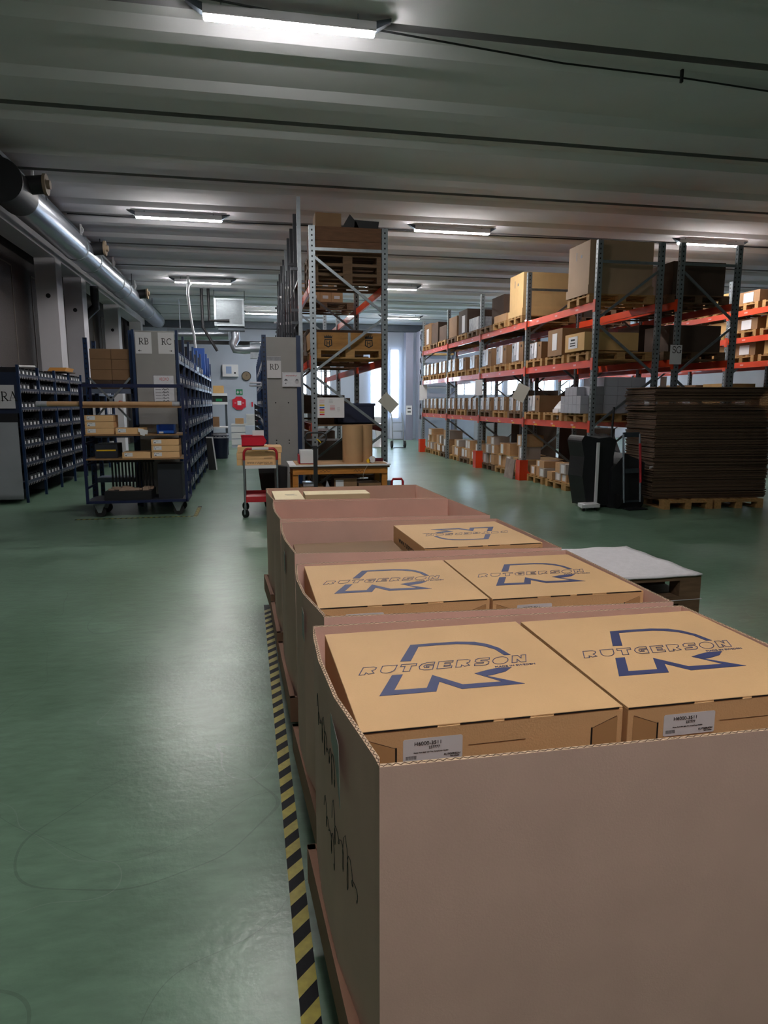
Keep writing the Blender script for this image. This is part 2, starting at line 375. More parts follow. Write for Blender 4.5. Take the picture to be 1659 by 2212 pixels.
# wiring runs along the lamp rows
def cable(name, pts, r, label, m=black): return tag(MB().tube(pts, r, 6).build(name, m), label, 'cable')
cable('ceiling_cable', [(-3, 6.3, 4.99), (-1, 6.38, 4.98), (.5, 6.62, 4.99), (1.3, 6.72, 4.99), (3.2, 6.95, 4.985), (4.6, 7.0, 4.985), (8, 7.3, 4.99)], .01, 'dark cable run on the ceiling behind the nearest lamp')
cable('ceiling_cable', [(-3.1, 13.75, 4.98), (-1, 13.7, 4.95), (2, 13.7, 4.97), (5, 13.7, 4.95), (9, 13.7, 4.97), (12, 13.7, 4.98)], .012, 'dark cable run along the second row of lamps')
tag(MB().box(-.012, -.015, 0, .012, .015, .2).build('junction_drop', black, loc=(4.55, 6.98, 4.93)), 'short dark conduit drop on the ceiling cable at upper right', 'conduit')
# white hose hanging below the third-row lamp
tag(MB().tube([(-1.52, 20, 5.09), (-1.52, 20, 4.84), (-1.55, 20, 4.6), (-1.5, 20, 4.0), (-1.42, 20, 3.4), (-1.4, 20, 3.05)], .035, 8).tube([(-1.52, 20, 4.86), (-1.5, 20.05, 4.82)], .06, 8).build('hanging_hose', white_m), 'thin white hose hanging from the ceiling under a lamp', 'hose')

# ------------------------------------------------------------------ ventilation on the left
t = thing('ventilation_duct', 'long silver spiral ventilation duct running along the left wall', 'duct', (-3.1, 11.0, 4.5))
mb = MB(); L = 15.0; n = 300; rr = .235; seg = 28; vs = []; fs = []
for i in range(n * 2 + 1):
    yy = L * i / (2 * n); r_ = rr + (.006 if i % 2 else 0)
    vs += [(r_ * math.cos(2 * math.pi * k / seg), yy, r_ * math.sin(2 * math.pi * k / seg)) for k in range(seg)]
for i in range(n * 2):
    for k in range(seg): fs.append((i * seg + k, i * seg + (k + 1) % seg, (i + 1) * seg + (k + 1) % seg, (i + 1) * seg + k))
mb.add(vs, fs, True); mb.build('spiral_pipe', duct_m, t)
for yy in (0, 3.2, 4.4, 7.0, 8.0, 10.5, 12.3, 15.0): MB().cyl((0, yy - .04, 0), (0, yy + .04, 0), .25, n=28).build('joint_collar', steel, t)
MB().cyl((0, -.75, 0), (0, 0, 0), .26, n=28).cyl((0, -.78, 0), (0, -.75, 0), .28, n=28).build('end_section', black, t)
for yy in (-.3, 3.7, 9.4):
    o = MB().cyl((0, yy, .05), (.42, yy, .1), .12, n=20).build('side_branch', black, t)
    MB().cyl((.42, yy, .1), (.46, yy, .1), .14, n=20).cyl((.46, yy, .1), (.5, yy, .1), .06, n=12).build('valve_cap', tan, o)
for yy in (1, 5, 9, 13): MB().box(.1, yy, .2, .115, yy + .02, .6).build('strap', steel_dk, t)
t = thing('cable_tray', 'dark ladder cable tray running beside the silver duct under the ceiling', 'cable tray', (-3.32, 9, 4.82))
MB().box(-.2, -6, 0, -.17, 18, .06).box(.21, -6, 0, .24, 18, .06).build('side_rail', steel_dk, t)
mb = MB()
for i in range(120): mb.box(-.17, -6 + i * .2, .0, .21, -5.97 + i * .2, .03)
mb.build('rungs', steel_dk, t)
mb = MB()
for k in range(5): mb.tube([(-.12 + .06 * k, -6, .05), (-.1 + .06 * k, 6, .05), (-.12 + .06 * k, 18, .05)], .02, 6)
mb.build('cables', black, t)
for yy in (-.8, 2.6, 5.6, 8.8, 12): MB().bar((.26, yy, -.02), (.26, yy, .22), .03, .05).tube([(.26, yy, .2)] + [(.2 + .1 * math.sin(a), yy, .08 - .1 * math.cos(a)) for a in (2.4, 1.8, 1.2, .6, 0, -.6)], .012, 6).build('tray_hook', white_m, t)
tag(MB().tube([(-4.0, 20.2, 4.72), (-4.0, 20.2, 4.35), (-4.0, 20.3, 4.2), (-4.35, 20.4, 3.9), (-4.38, 20.4, 3.6), (-4.38, 20.4, 2.6)], .11, 12).build('downpipe', black), 'thick black downpipe bending under the girder on the left wall', 'pipe')
tag(MB().tube([(-4.6, 18.6, 4.9), (-4.6, 18.6, .0)], .015, 6).build('conduit', steel_dk), 'thin dark conduit running down between the first two pillars', 'pipe')

# ------------------------------------------------------------------ pallets
def pallet_mb(L=1.2, W=.8):                     # long side along x
    m = MB()
    for y in (-W / 2, -.36 * W / .8 + .12, -.05, .36 * W / .8 - .22, W / 2 - .1): m.box(-L / 2, y, .122, L / 2, y + .1, .144)
    for x in (-L / 2, -.0725, L / 2 - .145): m.box(x, -W / 2, .1, x + .145, W / 2, .122)
    for x in (-L / 2, -.0725, L / 2 - .145):
        for y in (-W / 2, -.05, W / 2 - .1): m.box(x, y, .022, x + .145, y + .1, .1)
    for y in (-W / 2, -.05, W / 2 - .1): m.box(-L / 2, y, 0, L / 2, y + .1, .022)
    return m
def pal(m): return Proto(tag(pallet_mb().build('pallet', m), 'x', 'pallet'))
PAL = pal(wood); PALD = pal(wood_dk)

# ------------------------------------------------------------------ foreground sleeve crates
R_UP = [(.371, 1.655), (.427, 1.769), (.5, 1.770), (.561, 1.768), (.612, 1.756), (.642, 1.732), (.663, 1.696), (.674, 1.64), (.656, 1.642), (.647, 1.689), (.624, 1.721), (.587, 1.742), (.555, 1.75), (.5, 1.752), (.446, 1.751), (.399, 1.652)]
R_LO = [(.33, 1.57), (.358, 1.57), (.316, 1.482), (.395, 1.479), (.429, 1.551), (.486, 1.481), (.584, 1.478), (.536, 1.539), (.570, 1.552), (.603, 1.561), (.644, 1.559), (.618, 1.535), (.575, 1.52), (.560, 1.519), (.635, 1.455), (.475, 1.456), (.435, 1.508), (.412, 1.455), (.275, 1.457)]
LET = {'R': [(0, 0), (0, 1), (.7, 1), (.92, .85), (.9, .6), (.7, .48), (.95, .12), (.6, .05), (.38, .28), (.36, 0)],
       'U': [(0, 1), (1, 1), (.98, .4)] + [(.5 + .46 * math.cos(a), .38 + .38 * math.sin(a)) for a in (-.4, -.9, -1.57, -2.2, -2.7)] + [(.02, .4)],
       'T': [(0, 1), (1.05, 1), (1.05, .72), (.74, .72), (.74, 0), (.3, 0), (.3, .72), (0, .72)],
       'G': [(1, 1), (.45, 1), (.12, .82), (0, .5), (.12, .15), (.45, 0), (1, 0), (1, .58), (.5, .58), (.5, .4), (.7, .4), (.7, .28), (.4, .3), (.33, .5), (.42, .7), (1, .72)],
       'E': [(0, 0), (0, 1), (1, 1), (1, .76), (.45, .76), (.45, .62), (.85, .62), (.85, .4), (.45, .4), (.45, .26), (1, .26), (1, 0)],
       'S': [(0, 0), (0, .26), (.6, .28), (.62, .38), (.15, .42), (0, .6), (.02, .85), (.2, 1), (1, 1), (1, .75), (.42, .73), (.4, .62), (.85, .58), (1, .42), (.98, .15), (.8, 0)],
       'O': [(.5 + .55 * math.cos(2 * math.pi * i / 20), .5 + .52 * math.sin(2 * math.pi * i / 20)) for i in range(20)],
       'N': [(0, 0), (0, 1), (.4, 1), (.65, .55), (.65, 1), (1, 1), (1, 0), (.62, 0), (.36, .45), (.36, 0)]}
def logo(parent, flip, ox, oy, z, sx=1.0):
    """big blue R with the outlined word across it; local frame: x right, y away"""
    M = Matrix.Translation((ox, oy, z))
    if flip: M = M @ Matrix.Translation((.6, .62, 0)) @ Matrix.Rotation(math.pi, 4, 'Z')
    mb = MB()
    for P in (R_UP, R_LO): mb.prism([(a - .202, b_ - 1.292) for a, b_ in P][::-1], 0, .0006, M=M)
    o = mb.build('printed_emblem', logo_blue, parent)
    mb = MB(); x = .047
    for ch in 'RUTGERSON':
        ww = .039; hh = .046; y0 = .2935 if ch != 'O' else .292
        mb.stroke([(x + a * ww + b_ * hh * .42, y0 + b_ * hh) for a, b_ in LET[ch]], .0021, .0007, .0012, close=True, M=M)
        x += .0505 if ch != 'O' else .053
    mb.build('printed_name', logo_blue, parent)
    t = text_obj('printed_small_text', 'MADE IN SWEDEN', .0135, logo_blue, parent, (0, 0, 0), (0, 0, 0), width=.112, shear=.2)
    t.matrix_local = M @ Matrix.Translation((.398, .2715, .0008))
def shipping_label(parent, x, yf, z, w_=.131, h_=.052):
    """white sticker on a face at y=yf looking towards -y; lower left corner x,z"""
    M = face_M((x, yf - .0004, z))
    o = MB().prism([(.003, 0), (w_ - .003, 0), (w_, .003), (w_, h_ - .003), (w_ - .003, h_), (.003, h_), (0, h_ - .003), (0, .003)], 0, .0006, M=M).build('label', paper, parent)
    k = w_ / .131
    mb = MB()
    for i in range(14):
        xx = .006 + i * .0017; mb.prism([(a * k, b_ * k) for a, b_ in ((xx, .006), (xx + random.choice((.0006, .001)), .006), (xx + .0009, .014), (xx, .014))], .0007, .001, M=M)
    mb.build('barcode', ink, o)
    Rm = (math.pi / 2, 0, 0)
    text_obj('part_number', 'H6000-3511', .0115 * k, ink, o, (x + .024 * k, yf - .0014, z + .037 * k), Rm, width=.058 * k)
    text_obj('order_number', '237777', .0085 * k, ink, o, (x + .056 * k, yf - .0014, z + .028 * k), Rm, width=.024 * k)
    text_obj('description', 'Master Flush 60x3, light Tint, CompiComp Handles', .0035 * k, ink, o, (x + .023 * k, yf - .0014, z + .0195 * k), Rm, width=.076 * k)
    text_obj('maker_name', 'RUTGERSON', .0062 * k, ink, o, (x + .089 * k, yf - .0014, z + .009 * k), Rm, width=.037 * k, shear=.3)
    text_obj('origin', 'Made in Sweden', .003 * k, ink, o, (x + .104 * k, yf - .0014, z + .005 * k), Rm, width=.02 * k, bold=.0001)
def slot_front(parent, W, H, yf, right=False):
    """die-cut slots and tuck flaps on the front edge of a flat box"""
    mb = MB(); M = face_M((0, yf - .0003, 0))
    for a, b_ in ((.0, .165), (.215, .29), (.315, .375), (.43, W - .01)): mb.prism([(a, H - .0035), (b_, H - .0035), (b_, H), (a, H)], 0, .0006, M=M)
    for x, d in ((.075, -1), (W - .075, 1)):
        mb.stroke([(x, .02), (x, .068)], .004, 0, .0006, M=M); mb.stroke([(x, .02), (x + d * .045, .008)], .003, 0, .0006, M=M)
    mb.build('slots', ink, parent)
    mb = MB()
    for x, d in ((.075, -1), (W - .075, 1)): MB().prism([(x, .02), (x, .068), (x + d * .062, H - .022), (x + d * .062, .008)][::(1 if d > 0 else -1)], 0, .0004, M=M).build('tuck_flap', mat('flap_cardboard', 'b98e5f', .8), parent)
    mb = MB(); mb.stroke([(.235, .06), (.365, .06)], .0008, 0, .0005, M=M)
    for x, d in ((.075, -1), (W - .075, 1)): mb.stroke([(x, .068), (x + d * .06, H - .02)], .0009, 0, .0005, M=M)
    mb.build('crease', mat('crease', '4a3522', .9), parent)
def hatch_box(label, x, y, z, W, D, H, rz, flip=False, lab=True, grp='flat boxes printed with the blue emblem', side=None):
    t = thing('flat_carton', label, 'cardboard box', (x, y, z), rz, grp)
    MB().box(0, 0, 0, W, D, H - .004).box(0, .002, H - .004, W, D, H).build('carton_body', card, t, bevel=.0015)
    logo(t, flip, 0, 0, H + .0002)
    slot_front(t, W, H, 0)
    if lab: shipping_label(t, .09, 0, H - .078)
    if side: text_obj('printed_address', side, .05, ink, t, (-.001, D * .8, H - .07), (math.pi / 2, 0, -math.pi / 2), width=.4)
    return t
def sleeve(label, NL, FL, FR, NR, z0, z1, bow, tape=True, note=None):
    t = thing('pallet_sleeve_box', label, 'pallet box', (NL[0], NL[1], z0), 0, 'open cardboard sleeve boxes on pallets')
    ox, oy = NL
    left = []
    def lerp(a, b_, u): return (a[0] + (b_[0] - a[0]) * u - ox, a[1] + (b_[1] - a[1]) * u - oy)
    for u, k in ((0, 0), (.04, .0), (.16, .35), (.38, 1), (.66, 1), (.88, .5), (1, 0)):
        p = lerp(NL, FL, u); left.append((p[0] - bow * k, p[1]))
    out = left[:] + [lerp(FL, FR, u) for u in (.25, .5, .75, 1)] + [lerp(FR, NR, u) for u in (.3, .6, 1)] + [lerp(NR, NL, u) for u in (.25, .5, .75)]
    cx = sum(p[0] for p in out) / len(out); cy = sum(p[1] for p in out) / len(out); n = len(out); inn = []
    for i, p in enumerate(out):
        a = Vector((*out[i - 1], 0)); c_ = Vector((*out[(i + 1) % n], 0)); d = (c_ - a).normalized(); nn = Vector((d.y, -d.x, 0))
        if nn.dot(Vector((cx - p[0], cy - p[1], 0))) < 0: nn = -nn
        k = .009 if i not in (0, 6, 10, 13) else .0125
        inn.append((p[0] + nn.x * k, p[1] + nn.y * k))
    H = z1 - z0; vs = []
    for ring, z in ((out, 0), (out, H), (inn, H), (inn, 0)): vs += [(a, b_, z) for a, b_ in ring]
    mb = MB(); rw = lambda q: [(q * n + i, q * n + (i + 1) % n, (q + 1) * n + (i + 1) % n, (q + 1) * n + i) for i in range(n)]
    mb.add(vs, rw(0)); mb.add(vs, rw(1), mi=1); mb.add(vs, rw(2)); mb.build('sleeve_wall', [sleeve_m, sleeve_edge], t)
    # corrugation seen along the rim
    mb = MB(); 
    for i in range(n):
        a, b_ = Vector((*out[i], 0)), Vector((*out[(i + 1) % n], 0)); c1, c2 = Vector((*inn[i], 0)), Vector((*inn[(i + 1) % n], 0))
        k = max(1, int((b_ - a).length / .008))
        pts = []
        for q in range(k + 1):
            u = q / k; m_ = a.lerp(b_, u).lerp(c1.lerp(c2, u), .2 + .6 * (q % 2)); pts.append((m_.x, m_.y))
        mb.stroke(pts, .0016, H, H + .0006)
    mb.build('corrugation', mat('corrugation_shadow', '6a5140', .9), t)
    # cardboard tray round the foot
    mb = MB(); e = .035; th = .024; zt = .115; P = [(out[0][0] - e, out[0][1]), (out[6][0] - e, out[6][1] - .06), (out[10][0] + e, out[10][1] - .06), (out[13][0] + e, out[13][1])]
    for (a, b_) in ((0, 1), (1, 2), (2, 3), (3, 0)):
        p, q = Vector((*P[a], 0)), Vector((*P[b_], 0)); d = (q - p).normalized(); nn = Vector((d.y, -d.x, 0)) * th
        mb.prism([(p.x, p.y), (q.x, q.y), (q.x + nn.x, q.y + nn.y), (p.x + nn.x, p.y + nn.y)], 0, zt)
    mb.prism(P[::-1], -.003, 0); mb.build('base_tray', mat('tray_cardboard', '9a735e', .8), t)
    if note:
        M = Matrix.Translation((left[3][0] - .002, left[3][1], H - .04)) @ Matrix.Rotation(-math.pi / 2, 4, 'Z') @ Matrix(((1, 0, 0, 0), (0, 0, -1, 0), (0, 1, 0, 0), (0, 0, 0, 1)))
        MB().prism([(-.06, -.02), (.09, -.03), (.11, -.17), (.02, -.10), (-.06, -.09)] if note == 1 else [(-.04, -.02), (.05, -.02), (.05, -.12), (-.04, -.12)], 0, .001, M=M).build('taped_note', mat('grey_note', '8b8d86', .5), t)
    return t
Z0, Z1 = .150, .95
CR = [((.218, 1.15), (.171, 1.985), (1.403, 1.96), (1.43, 1.13), .028, 'nearest of the five open cardboard sleeve boxes, filled with two printed boxes', 1),
      ((.213, 2.06), (.176, 2.80), (1.417, 2.84), (1.40, 2.0), .03, 'second open cardboard sleeve box from the front, filled with two printed boxes', 2),
      ((.182, 3.0), (.16, 3.84), (1.41, 3.72), (1.417, 2.89), .02, 'third open cardboard sleeve box, half empty with an upside-down printed box', 2),
      ((.158, 3.93), (.144, 4.66), (1.37, 4.58), (1.41, 3.84), .015, 'fourth open cardboard sleeve box from the front, empty down to its bottom', 0),
      ((.147, 4.75), (.113, 5.42), (1.34, 5.43), (1.37, 4.63), .01, 'farthest open cardboard sleeve box, holding plain pale cartons', 0)]
for i, (NL, FL, FR, NR, bow, lab, note) in enumerate(CR):
    sleeve(lab, NL, FL, FR, NR, Z0, Z1, bow, note=note)
    cx = (NL[0] + FL[0] + FR[0] + NR[0]) / 4; cy = (NL[1] + FL[1] + FR[1] + NR[1]) / 4
    PALD.put((cx, cy, 0), 0, 'dark wooden pallet under the %s sleeve box from the front' % ORD[i], 'pallets under the sleeve boxes')
# handwriting in pen on the dark side of the first sleeve
sl1 = bpy.data.objects['pallet_sleeve_box']
def wall_x(y):
    P = [(1.15, .218), (1.284, .2005), (1.467, .1722), (1.701, .159), (1.885, .1626), (1.985, .171)]
    for (a, xa), (b_, xb) in zip(P, P[1:]):
        if a <= y <= b_: return xa + (xb - xa) * (y - a) / (b_ - a)
    return .2
for (ya, z0, hgt, n_) in ((1.74, .80, .10, 8), (1.50, .62, .13, 6), (1.62, .58, .09, 4)):
    pts = []
    for q in range(n_ * 8):
        u = q / (n_ * 8.); y = ya - u * n_ * .035; z = z0 - u * .05 + hgt * .5 * math.sin(q * .79) * (.55 + .45 * math.cos(q * .23))
        y += .012 * math.cos(q * .79); pts.append((wall_x(y) - .0012 - .218, y - 1.15, z - Z0))
    MB().tube(pts, .0007, 5).build('handwriting', mat('pen_ink', '1c1a14', .6), sl1)
# flat printed boxes lying in the first two sleeves, each on a taller plain carton
def under(x, y, W, D, z1, rz, lab):
    t = tag(MB().box(0, 0, 0, W, D, z1 - Z0 - .001).build('plain_carton', card_old, loc=(x, y, Z0), rot=(0, 0, rz), bevel=.002), lab, 'cardboard box', 'plain cartons under the printed boxes')
zb = .835
hatch_box('brown box with blue emblem, left one in the nearest sleeve box', .206, 1.295, zb, .598, .615, .112, .012)
hatch_box('brown box with blue emblem, right one in the nearest sleeve box', .812, 1.294, zb, .588, .615, .112, .004)
under(.206, 1.3, .598, .61, zb, .012, 'plain carton under the left emblem box of the nearest sleeve'); under(.812, 1.3, .588, .61, zb, .004, 'plain carton under the right emblem box of the nearest sleeve')
hatch_box('brown box with blue emblem, left one in the second sleeve box', .207, 2.175, zb, .598, .60, .11, .0)
hatch_box('brown box with blue emblem, right one in the second sleeve box', .813, 2.165, zb, .578, .61, .11, .0)
under(.207, 2.18, .598, .59, zb, 0, 'plain carton under the left emblem box of the second sleeve'); under(.813, 2.17, .578, .60, zb, 0, 'plain carton under the right emblem box of the second sleeve')
hatch_box('brown box with the emblem upside down, right side of the third sleeve box', .79, 3.02, .815, .60, .62, .13, .03, flip=True, lab=False, side='www.rutgerson.se')
under(.79, 3.02, .60, .62, .815, .03, 'plain carton under the upside-down emblem box')
under(.215, 3.03, .55, .62, .86, 0, 'pale carton lying low at the left of the third sleeve box')
def plain_box(name, x, y, z, W, D, H, rz, m, lab, cat='cardboard box', grp=None, seam=True, label=False, lp=None):
    t = thing(name, lab, cat, (x, y, z), rz, grp)
    MB().box(0, 0, 0, W, D, H).build('carton_body', m, t, bevel=.003)
    if seam: MB().box(0, D / 2 - .02, H, W, D / 2 + .02, H + .0008).build('packing_tape', mat('brown_tape', '8c6c4c', .35), t)
    if label: MB().box(lp[0], -.0015, lp[1], lp[0] + lp[2], 0, lp[1] + lp[3]).build('label', paper, t)
    return t
pale = mat('pale_cardboard', 'd8c7a2', .75, noise=.04, scale=4)
t = plain_box('small_carton', .165, 4.80, .77, .21, .52, .17, .02, pale, 'small pale carton with printed text at the left of the farthest sleeve box', seam=False, label=True, lp=(.06, .11, .13, .05))
MB().stroke([(.09, .30), (.16, .30)], .006, .1702, .1706).stroke([(.09, .27), (.15, .27)], .004, .1702, .1706).stroke([(.1, .24), (.17, .24)], .004, .1702, .1706).build('printed_lines', grey_ink, t)
plain_box('long_carton', .40, 5.12, .80, .5, .22, .13, 0, pale, 'long pale carton lying at the back of the farthest sleeve box', seam=False)
plain_box('flat_white_carton', 1.02, 4.78, .80, .2, .18, .10, 0, pale, 'small pale carton at the right of the farthest sleeve box', seam=False)
under(.16, 4.79, 1.14, .58, .77, 0, 'wide plain carton filling the bottom of the farthest sleeve box')
for nm, x, y, W, D in (('packing_board', .40, 5.12, .5, .22), ('packing_board', 1.02, 4.78, .2, .18)):
    tag(MB().box(0, 0, 0, W, D, .0295).build(nm, card_old, loc=(x, y, .770)), 'folded cardboard board under the %s in the farthest sleeve' % ('long pale carton' if W > .3 else 'small right carton'), 'cardboard')
# black and yellow hazard tape on the floor beside the sleeve boxes
mb = MB(); L = 4.6; x0, y0 = .088, 1.0
M = Matrix.Translation((x0, y0, 0)) @ Matrix.Rotation(.004, 4, 'Z'); q = 0; y = -.3; wt = .055
mb.box(0, -.3, .0004, wt, L - .2, .0009, mi=1, M=M)
while y < L - .3:
    mb.prism([(0, y), (wt, y + .055), (wt, y + .115), (0, y + .06)], .001, .0014, mi=0, M=M); y += .118
tag(mb.build('hazard_tape', [yellow, tape_blk]), 'black and yellow striped floor tape left of the sleeve boxes', 'floor tape')

# ------------------------------------------------------------------ low pallet stack with white felt on the right
for k in range(4): PALD.put((2.07, 3.96, .1445 * k), .02, 'wooden pallet, %s from the floor in the low stack beside the sleeve boxes' % ORD[k], 'low pallet stack topped with felt')
mb = MB(); nx, ny = 26, 18
vs = []; 
for j in range(ny + 1):
    for i in range(nx + 1):
        x = -.59 + 1.2 * i / nx; y = -.41 + .83 * j / ny
        vs.append((x, y, .008 + .0015 * math.sin(i * .9 + j * .5) + (.006 if (j == ny and i > 10) or i == nx else 0) * (1 + math.sin(i + j)) * .5))
mb.add(vs, [(j * (nx + 1) + i, j * (nx + 1) + i + 1, (j + 1) * (nx + 1) + i + 1, (j + 1) * (nx + 1) + i) for j in range(ny) for i in range(nx)], True)
o = mb.build('felt_sheet', felt, loc=(2.06, 3.96, .5775), rot=(0, 0, .02)); so = o.modifiers.new('thick', 'SOLIDIFY'); so.thickness = .008; so.offset = 0
tag(o, 'white felt sheet lying on the low pallet stack', 'sheet')
tag(MB().box(-.61, -.41, 0, .61, .41, .002).build('felt_sheet', felt, loc=(2.07, 3.96, .4305 + .002), rot=(0, 0, .03)), 'thin felt layer between the pallets of the low stack', 'sheet')

# ------------------------------------------------------------------ pallet racks
def rack(name, label, x0, x1, ys, H, levels, m_post, m_beam, brace_dirs=1, foot=True, guards=(), bays=None, braces_all=True, tags=True):
    t = thing(name, label, 'pallet rack', (x0, ys[0], 0), 0)
    pm = MB()                                       # punched open-channel post, .09 x .07
    pm.box(-.045, -.035, 0, .045, -.031, H).box(-.045, -.031, 0, -.041, .035, H).box(.041, -.031, 0, .045, .035, H).box(-.041, .031, 0, -.018, .035, H).box(.018, .031, 0, .041, .035, H)
    first = None
    D = x1 - x0
    for k, y in enumerate(ys):
        for x in (0, D):
            if first is None: first = pm.build('post', m_post, t, (x, y - ys[0], 0)); pst = first
            else: pst = first.copy(); COL.objects.link(pst); pst.location = (x, y - ys[0], 0)
            if foot:
                f_ = MB().box(-.06, -.06, 0, .06, .06, .008).build('foot_plate', steel_dk, pst)
        z = .25; s = (k + brace_dirs) % 2
        mb = MB(); mb.bar((0, y - ys[0], H - .33), (D, y - ys[0], H - .33), .025, .045)
        zz = H - .42; d = brace_dirs
        while zz > .9:
            nz = zz - .83
            mb.bar((0 if d else D, y - ys[0], zz), (D if d else 0, y - ys[0], nz), .025, .04); zz = nz - .06; d = 1 - d
        mb.build('bracing', steel, t)
    tagm = mat('beam_label', 'dd9999', .5)
    for z in levels:
        for k in range(len(ys) - 1):
            if bays and k not in bays.get(z, range(99)): continue
            for x in (-.03, D - .01):
                a, b_ = ys[k] - ys[0] + .045, ys[k + 1] - ys[0] - .045
                mb = MB().box(x, a, z - .12, x + .04, b_, z)
                bm = mb.build('beam', m_beam, t)
                for ya, yb in ((a - .075, a), (b_, b_ + .03)): MB().box(x - .024 if x < 0 else x + .042, ya, z - .17, x - .016 if x < 0 else x + .05, yb, z + .03).build('beam_connector', m_beam, bm)
                if tags and x < 0:
                    lm = MB()
                    for u in (.2, .5, .8): lm.box(x - .002, a + (b_ - a) * u, z - .075, x, a + (b_ - a) * u + .1, z - .045)
                    lm.build('beam_label', tagm, bm)
                    if z < 1.5:
                        lm = MB()
                        for u in (.17, .47, .77): lm.box(x - .002, a + (b_ - a) * u, z - .11, x, a + (b_ - a) * u + .13, z - .085)
                        lm.build('yellow_label', mat('yellow_label', 'd8b020', .5), bm)
    for gy in guards:
        mb = MB().box(-.13, -.11, 0, -.115, .11, .43).box(-.115, -.11, 0, .05, -.098, .43).box(-.115, .098, 0, .05, .11, .25)
        mb.add([(.05, -.11, 0), (.2, -.11, 0), (.05, -.11, .22), (.05, -.098, 0), (.2, -.098, 0), (.05, -.098, .22)], [(0, 1, 2), (5, 4, 3), (1, 4, 5, 2), (0, 2, 5, 3), (0, 3, 4, 1)])
        mb.build('post_guard', mat('guard_orange', 'd43a14', .4), t, (0, gy - ys[0], 0))
    return t
AX0, AX1 = 5.68, 6.80
YS = [10.67, 13.52, 16.37, 19.22, 22.07]
LV = [1.29, 2.33, 3.27]
rack('pallet_rack', 'long grey rack with red-orange beams facing the main aisle on the right', AX0, AX1, YS, 4.23, LV, steel_dh, beam_m, 0, guards=(13.52, 16.37, 22.07))
rack('pallet_rack', 'dark grey rack standing back to back behind the aisle rack, bearing the SG sign', 7.13, 8.2, [10.6, 13.45, 16.3, 19.15], 4.23, [1.3, 2.35, 3.3], steel_dh, beam_m, 1)
rack('pallet_rack', 'red-beamed rack at the right edge, across the next aisle', 10.75, 11.85, [11.2, 14.05, 16.9, 19.75, 22.6], 4.3, [1.4, 2.5, 3.04, 3.62], steel_dh, beam_m, 1)
CX0, CX1 = 1.0, 2.11
rack('pallet_rack', 'tall galvanised rack in the middle behind the wooden workbench', CX0, CX1, [10.67, 13.5, 16.3, 19.1], 4.23, [1.28, 2.3, 3.42], steel_h, beam_m, 1, guards=())
tag(MB().box(-.07, -.1, 0, .075, .06, .40).build('post_protector', mat('grey_blue_guard', '7f93a8', .5), loc=(2.13, 10.64, 0), bevel=.01), 'grey-blue protector around the foot of the centre rack post', 'post protector')
tag(MB().tube([(.0, 0, 0), (0, 0, .38), (.02, 0, .42), (.16, 0, .42), (.18, 0, .38), (.18, 0, 0)], .02, 8).build('guard_rail', red_paint, loc=(2.2, 10.52, 0)), 'small red tubular guard rail beside the centre rack foot', 'guard rail')

# loads ---------------------------------------------------------------
def tote_proto():                              # cardboard tote wrapped in film with hanging white sheets, open side towards -x
    t = thing('parts_tote', 'x', 'cardboard tote')
    m = MB().box(-.4, -.28, 0, .4, .28, .008)
    m.box(-.4, -.28, 0, -.39, .28, .33).box(.39, -.28, 0, .4, .28, .33).box(-.4, -.28, 0, .4, -.27, .33).box(-.4, .27, 0, .4, .28, .33).build('tote_body', card_old, t)
    MB().box(-.406, .05, .02, -.402, .27, .32).build('film_wrap', foil, t)
    MB().box(-.413, -.09, .03, -.408, .03, .33).box(-.417, .06, .12, -.412, .12, .32).build('hanging_sheet', paper2, t)
    MB().cyl((-.41, -.19, .26), (-.405, -.19, .26), .022, n=10).cyl((-.41, .2, .26), (-.405, .2, .26), .022, n=10).build('hand_hole', black, t)
    return Proto(t)
TOTE = tote_proto()
lvn = {1.29: 'lowest', 2.33: 'middle', 3.27: 'top'}
def on_pallet(X, y, z, where, dark_=False, rz=0.0):
    (PALD if dark_ else PAL).put((X, y, z), rz, 'wooden pallet, ' + where, 'pallets in the racks')
XA = (AX0 + AX1) / 2 - .02
n_t = 0
for z in (1.29, 2.33):
    n_ = 0
    for k in range(4):
        offs = [(.5, 1.42, 2.36), (.45, 1.4, 2.36), (.5, 1.43, 2.36), (.5, 1.43, 2.33)][k]
        for j, of in enumerate(offs):
            y = YS[k] + of; n_ += 1
            on_pallet(XA, y, z, '%s from near end, %s beams of the aisle rack' % (ORD[n_ - 1], lvn[z]), dark_=(k >= 1 and j % 2 == 0 and z < 2))
            if z == 1.29 and k == 0 and j in (0, 1): continue
            if z == 2.33 and k == 0 and j in (0, 1): continue
            two = (k >= 1 and z == 1.29) or (k == 3) or (k == 2 and j == 2)
            if two:
                for s_, dy in (('nearer', -.2), ('farther', .2)):
                    o = TOTE.put((XA - .17, y + dy, z + .144), 0, 'film-wrapped tote, %s one on the %s pallet, %s beams' % (s_, ORD[n_ - 1], lvn[z]), 'film-wrapped totes on the aisle rack')
                    o.scale = (1, .66, .95 if z < 2 else 1.05)
            else:
                o = TOTE.put((XA - .17, y, z + .144), 0, 'film-wrapped cardboard tote alone on the %s pallet of the %s beams' % (ORD[n_ - 1], lvn[z]), 'film-wrapped totes on the aisle rack')
                if z == 2.33 and k == 1: o.scale = (1, 1.1, 1.25)
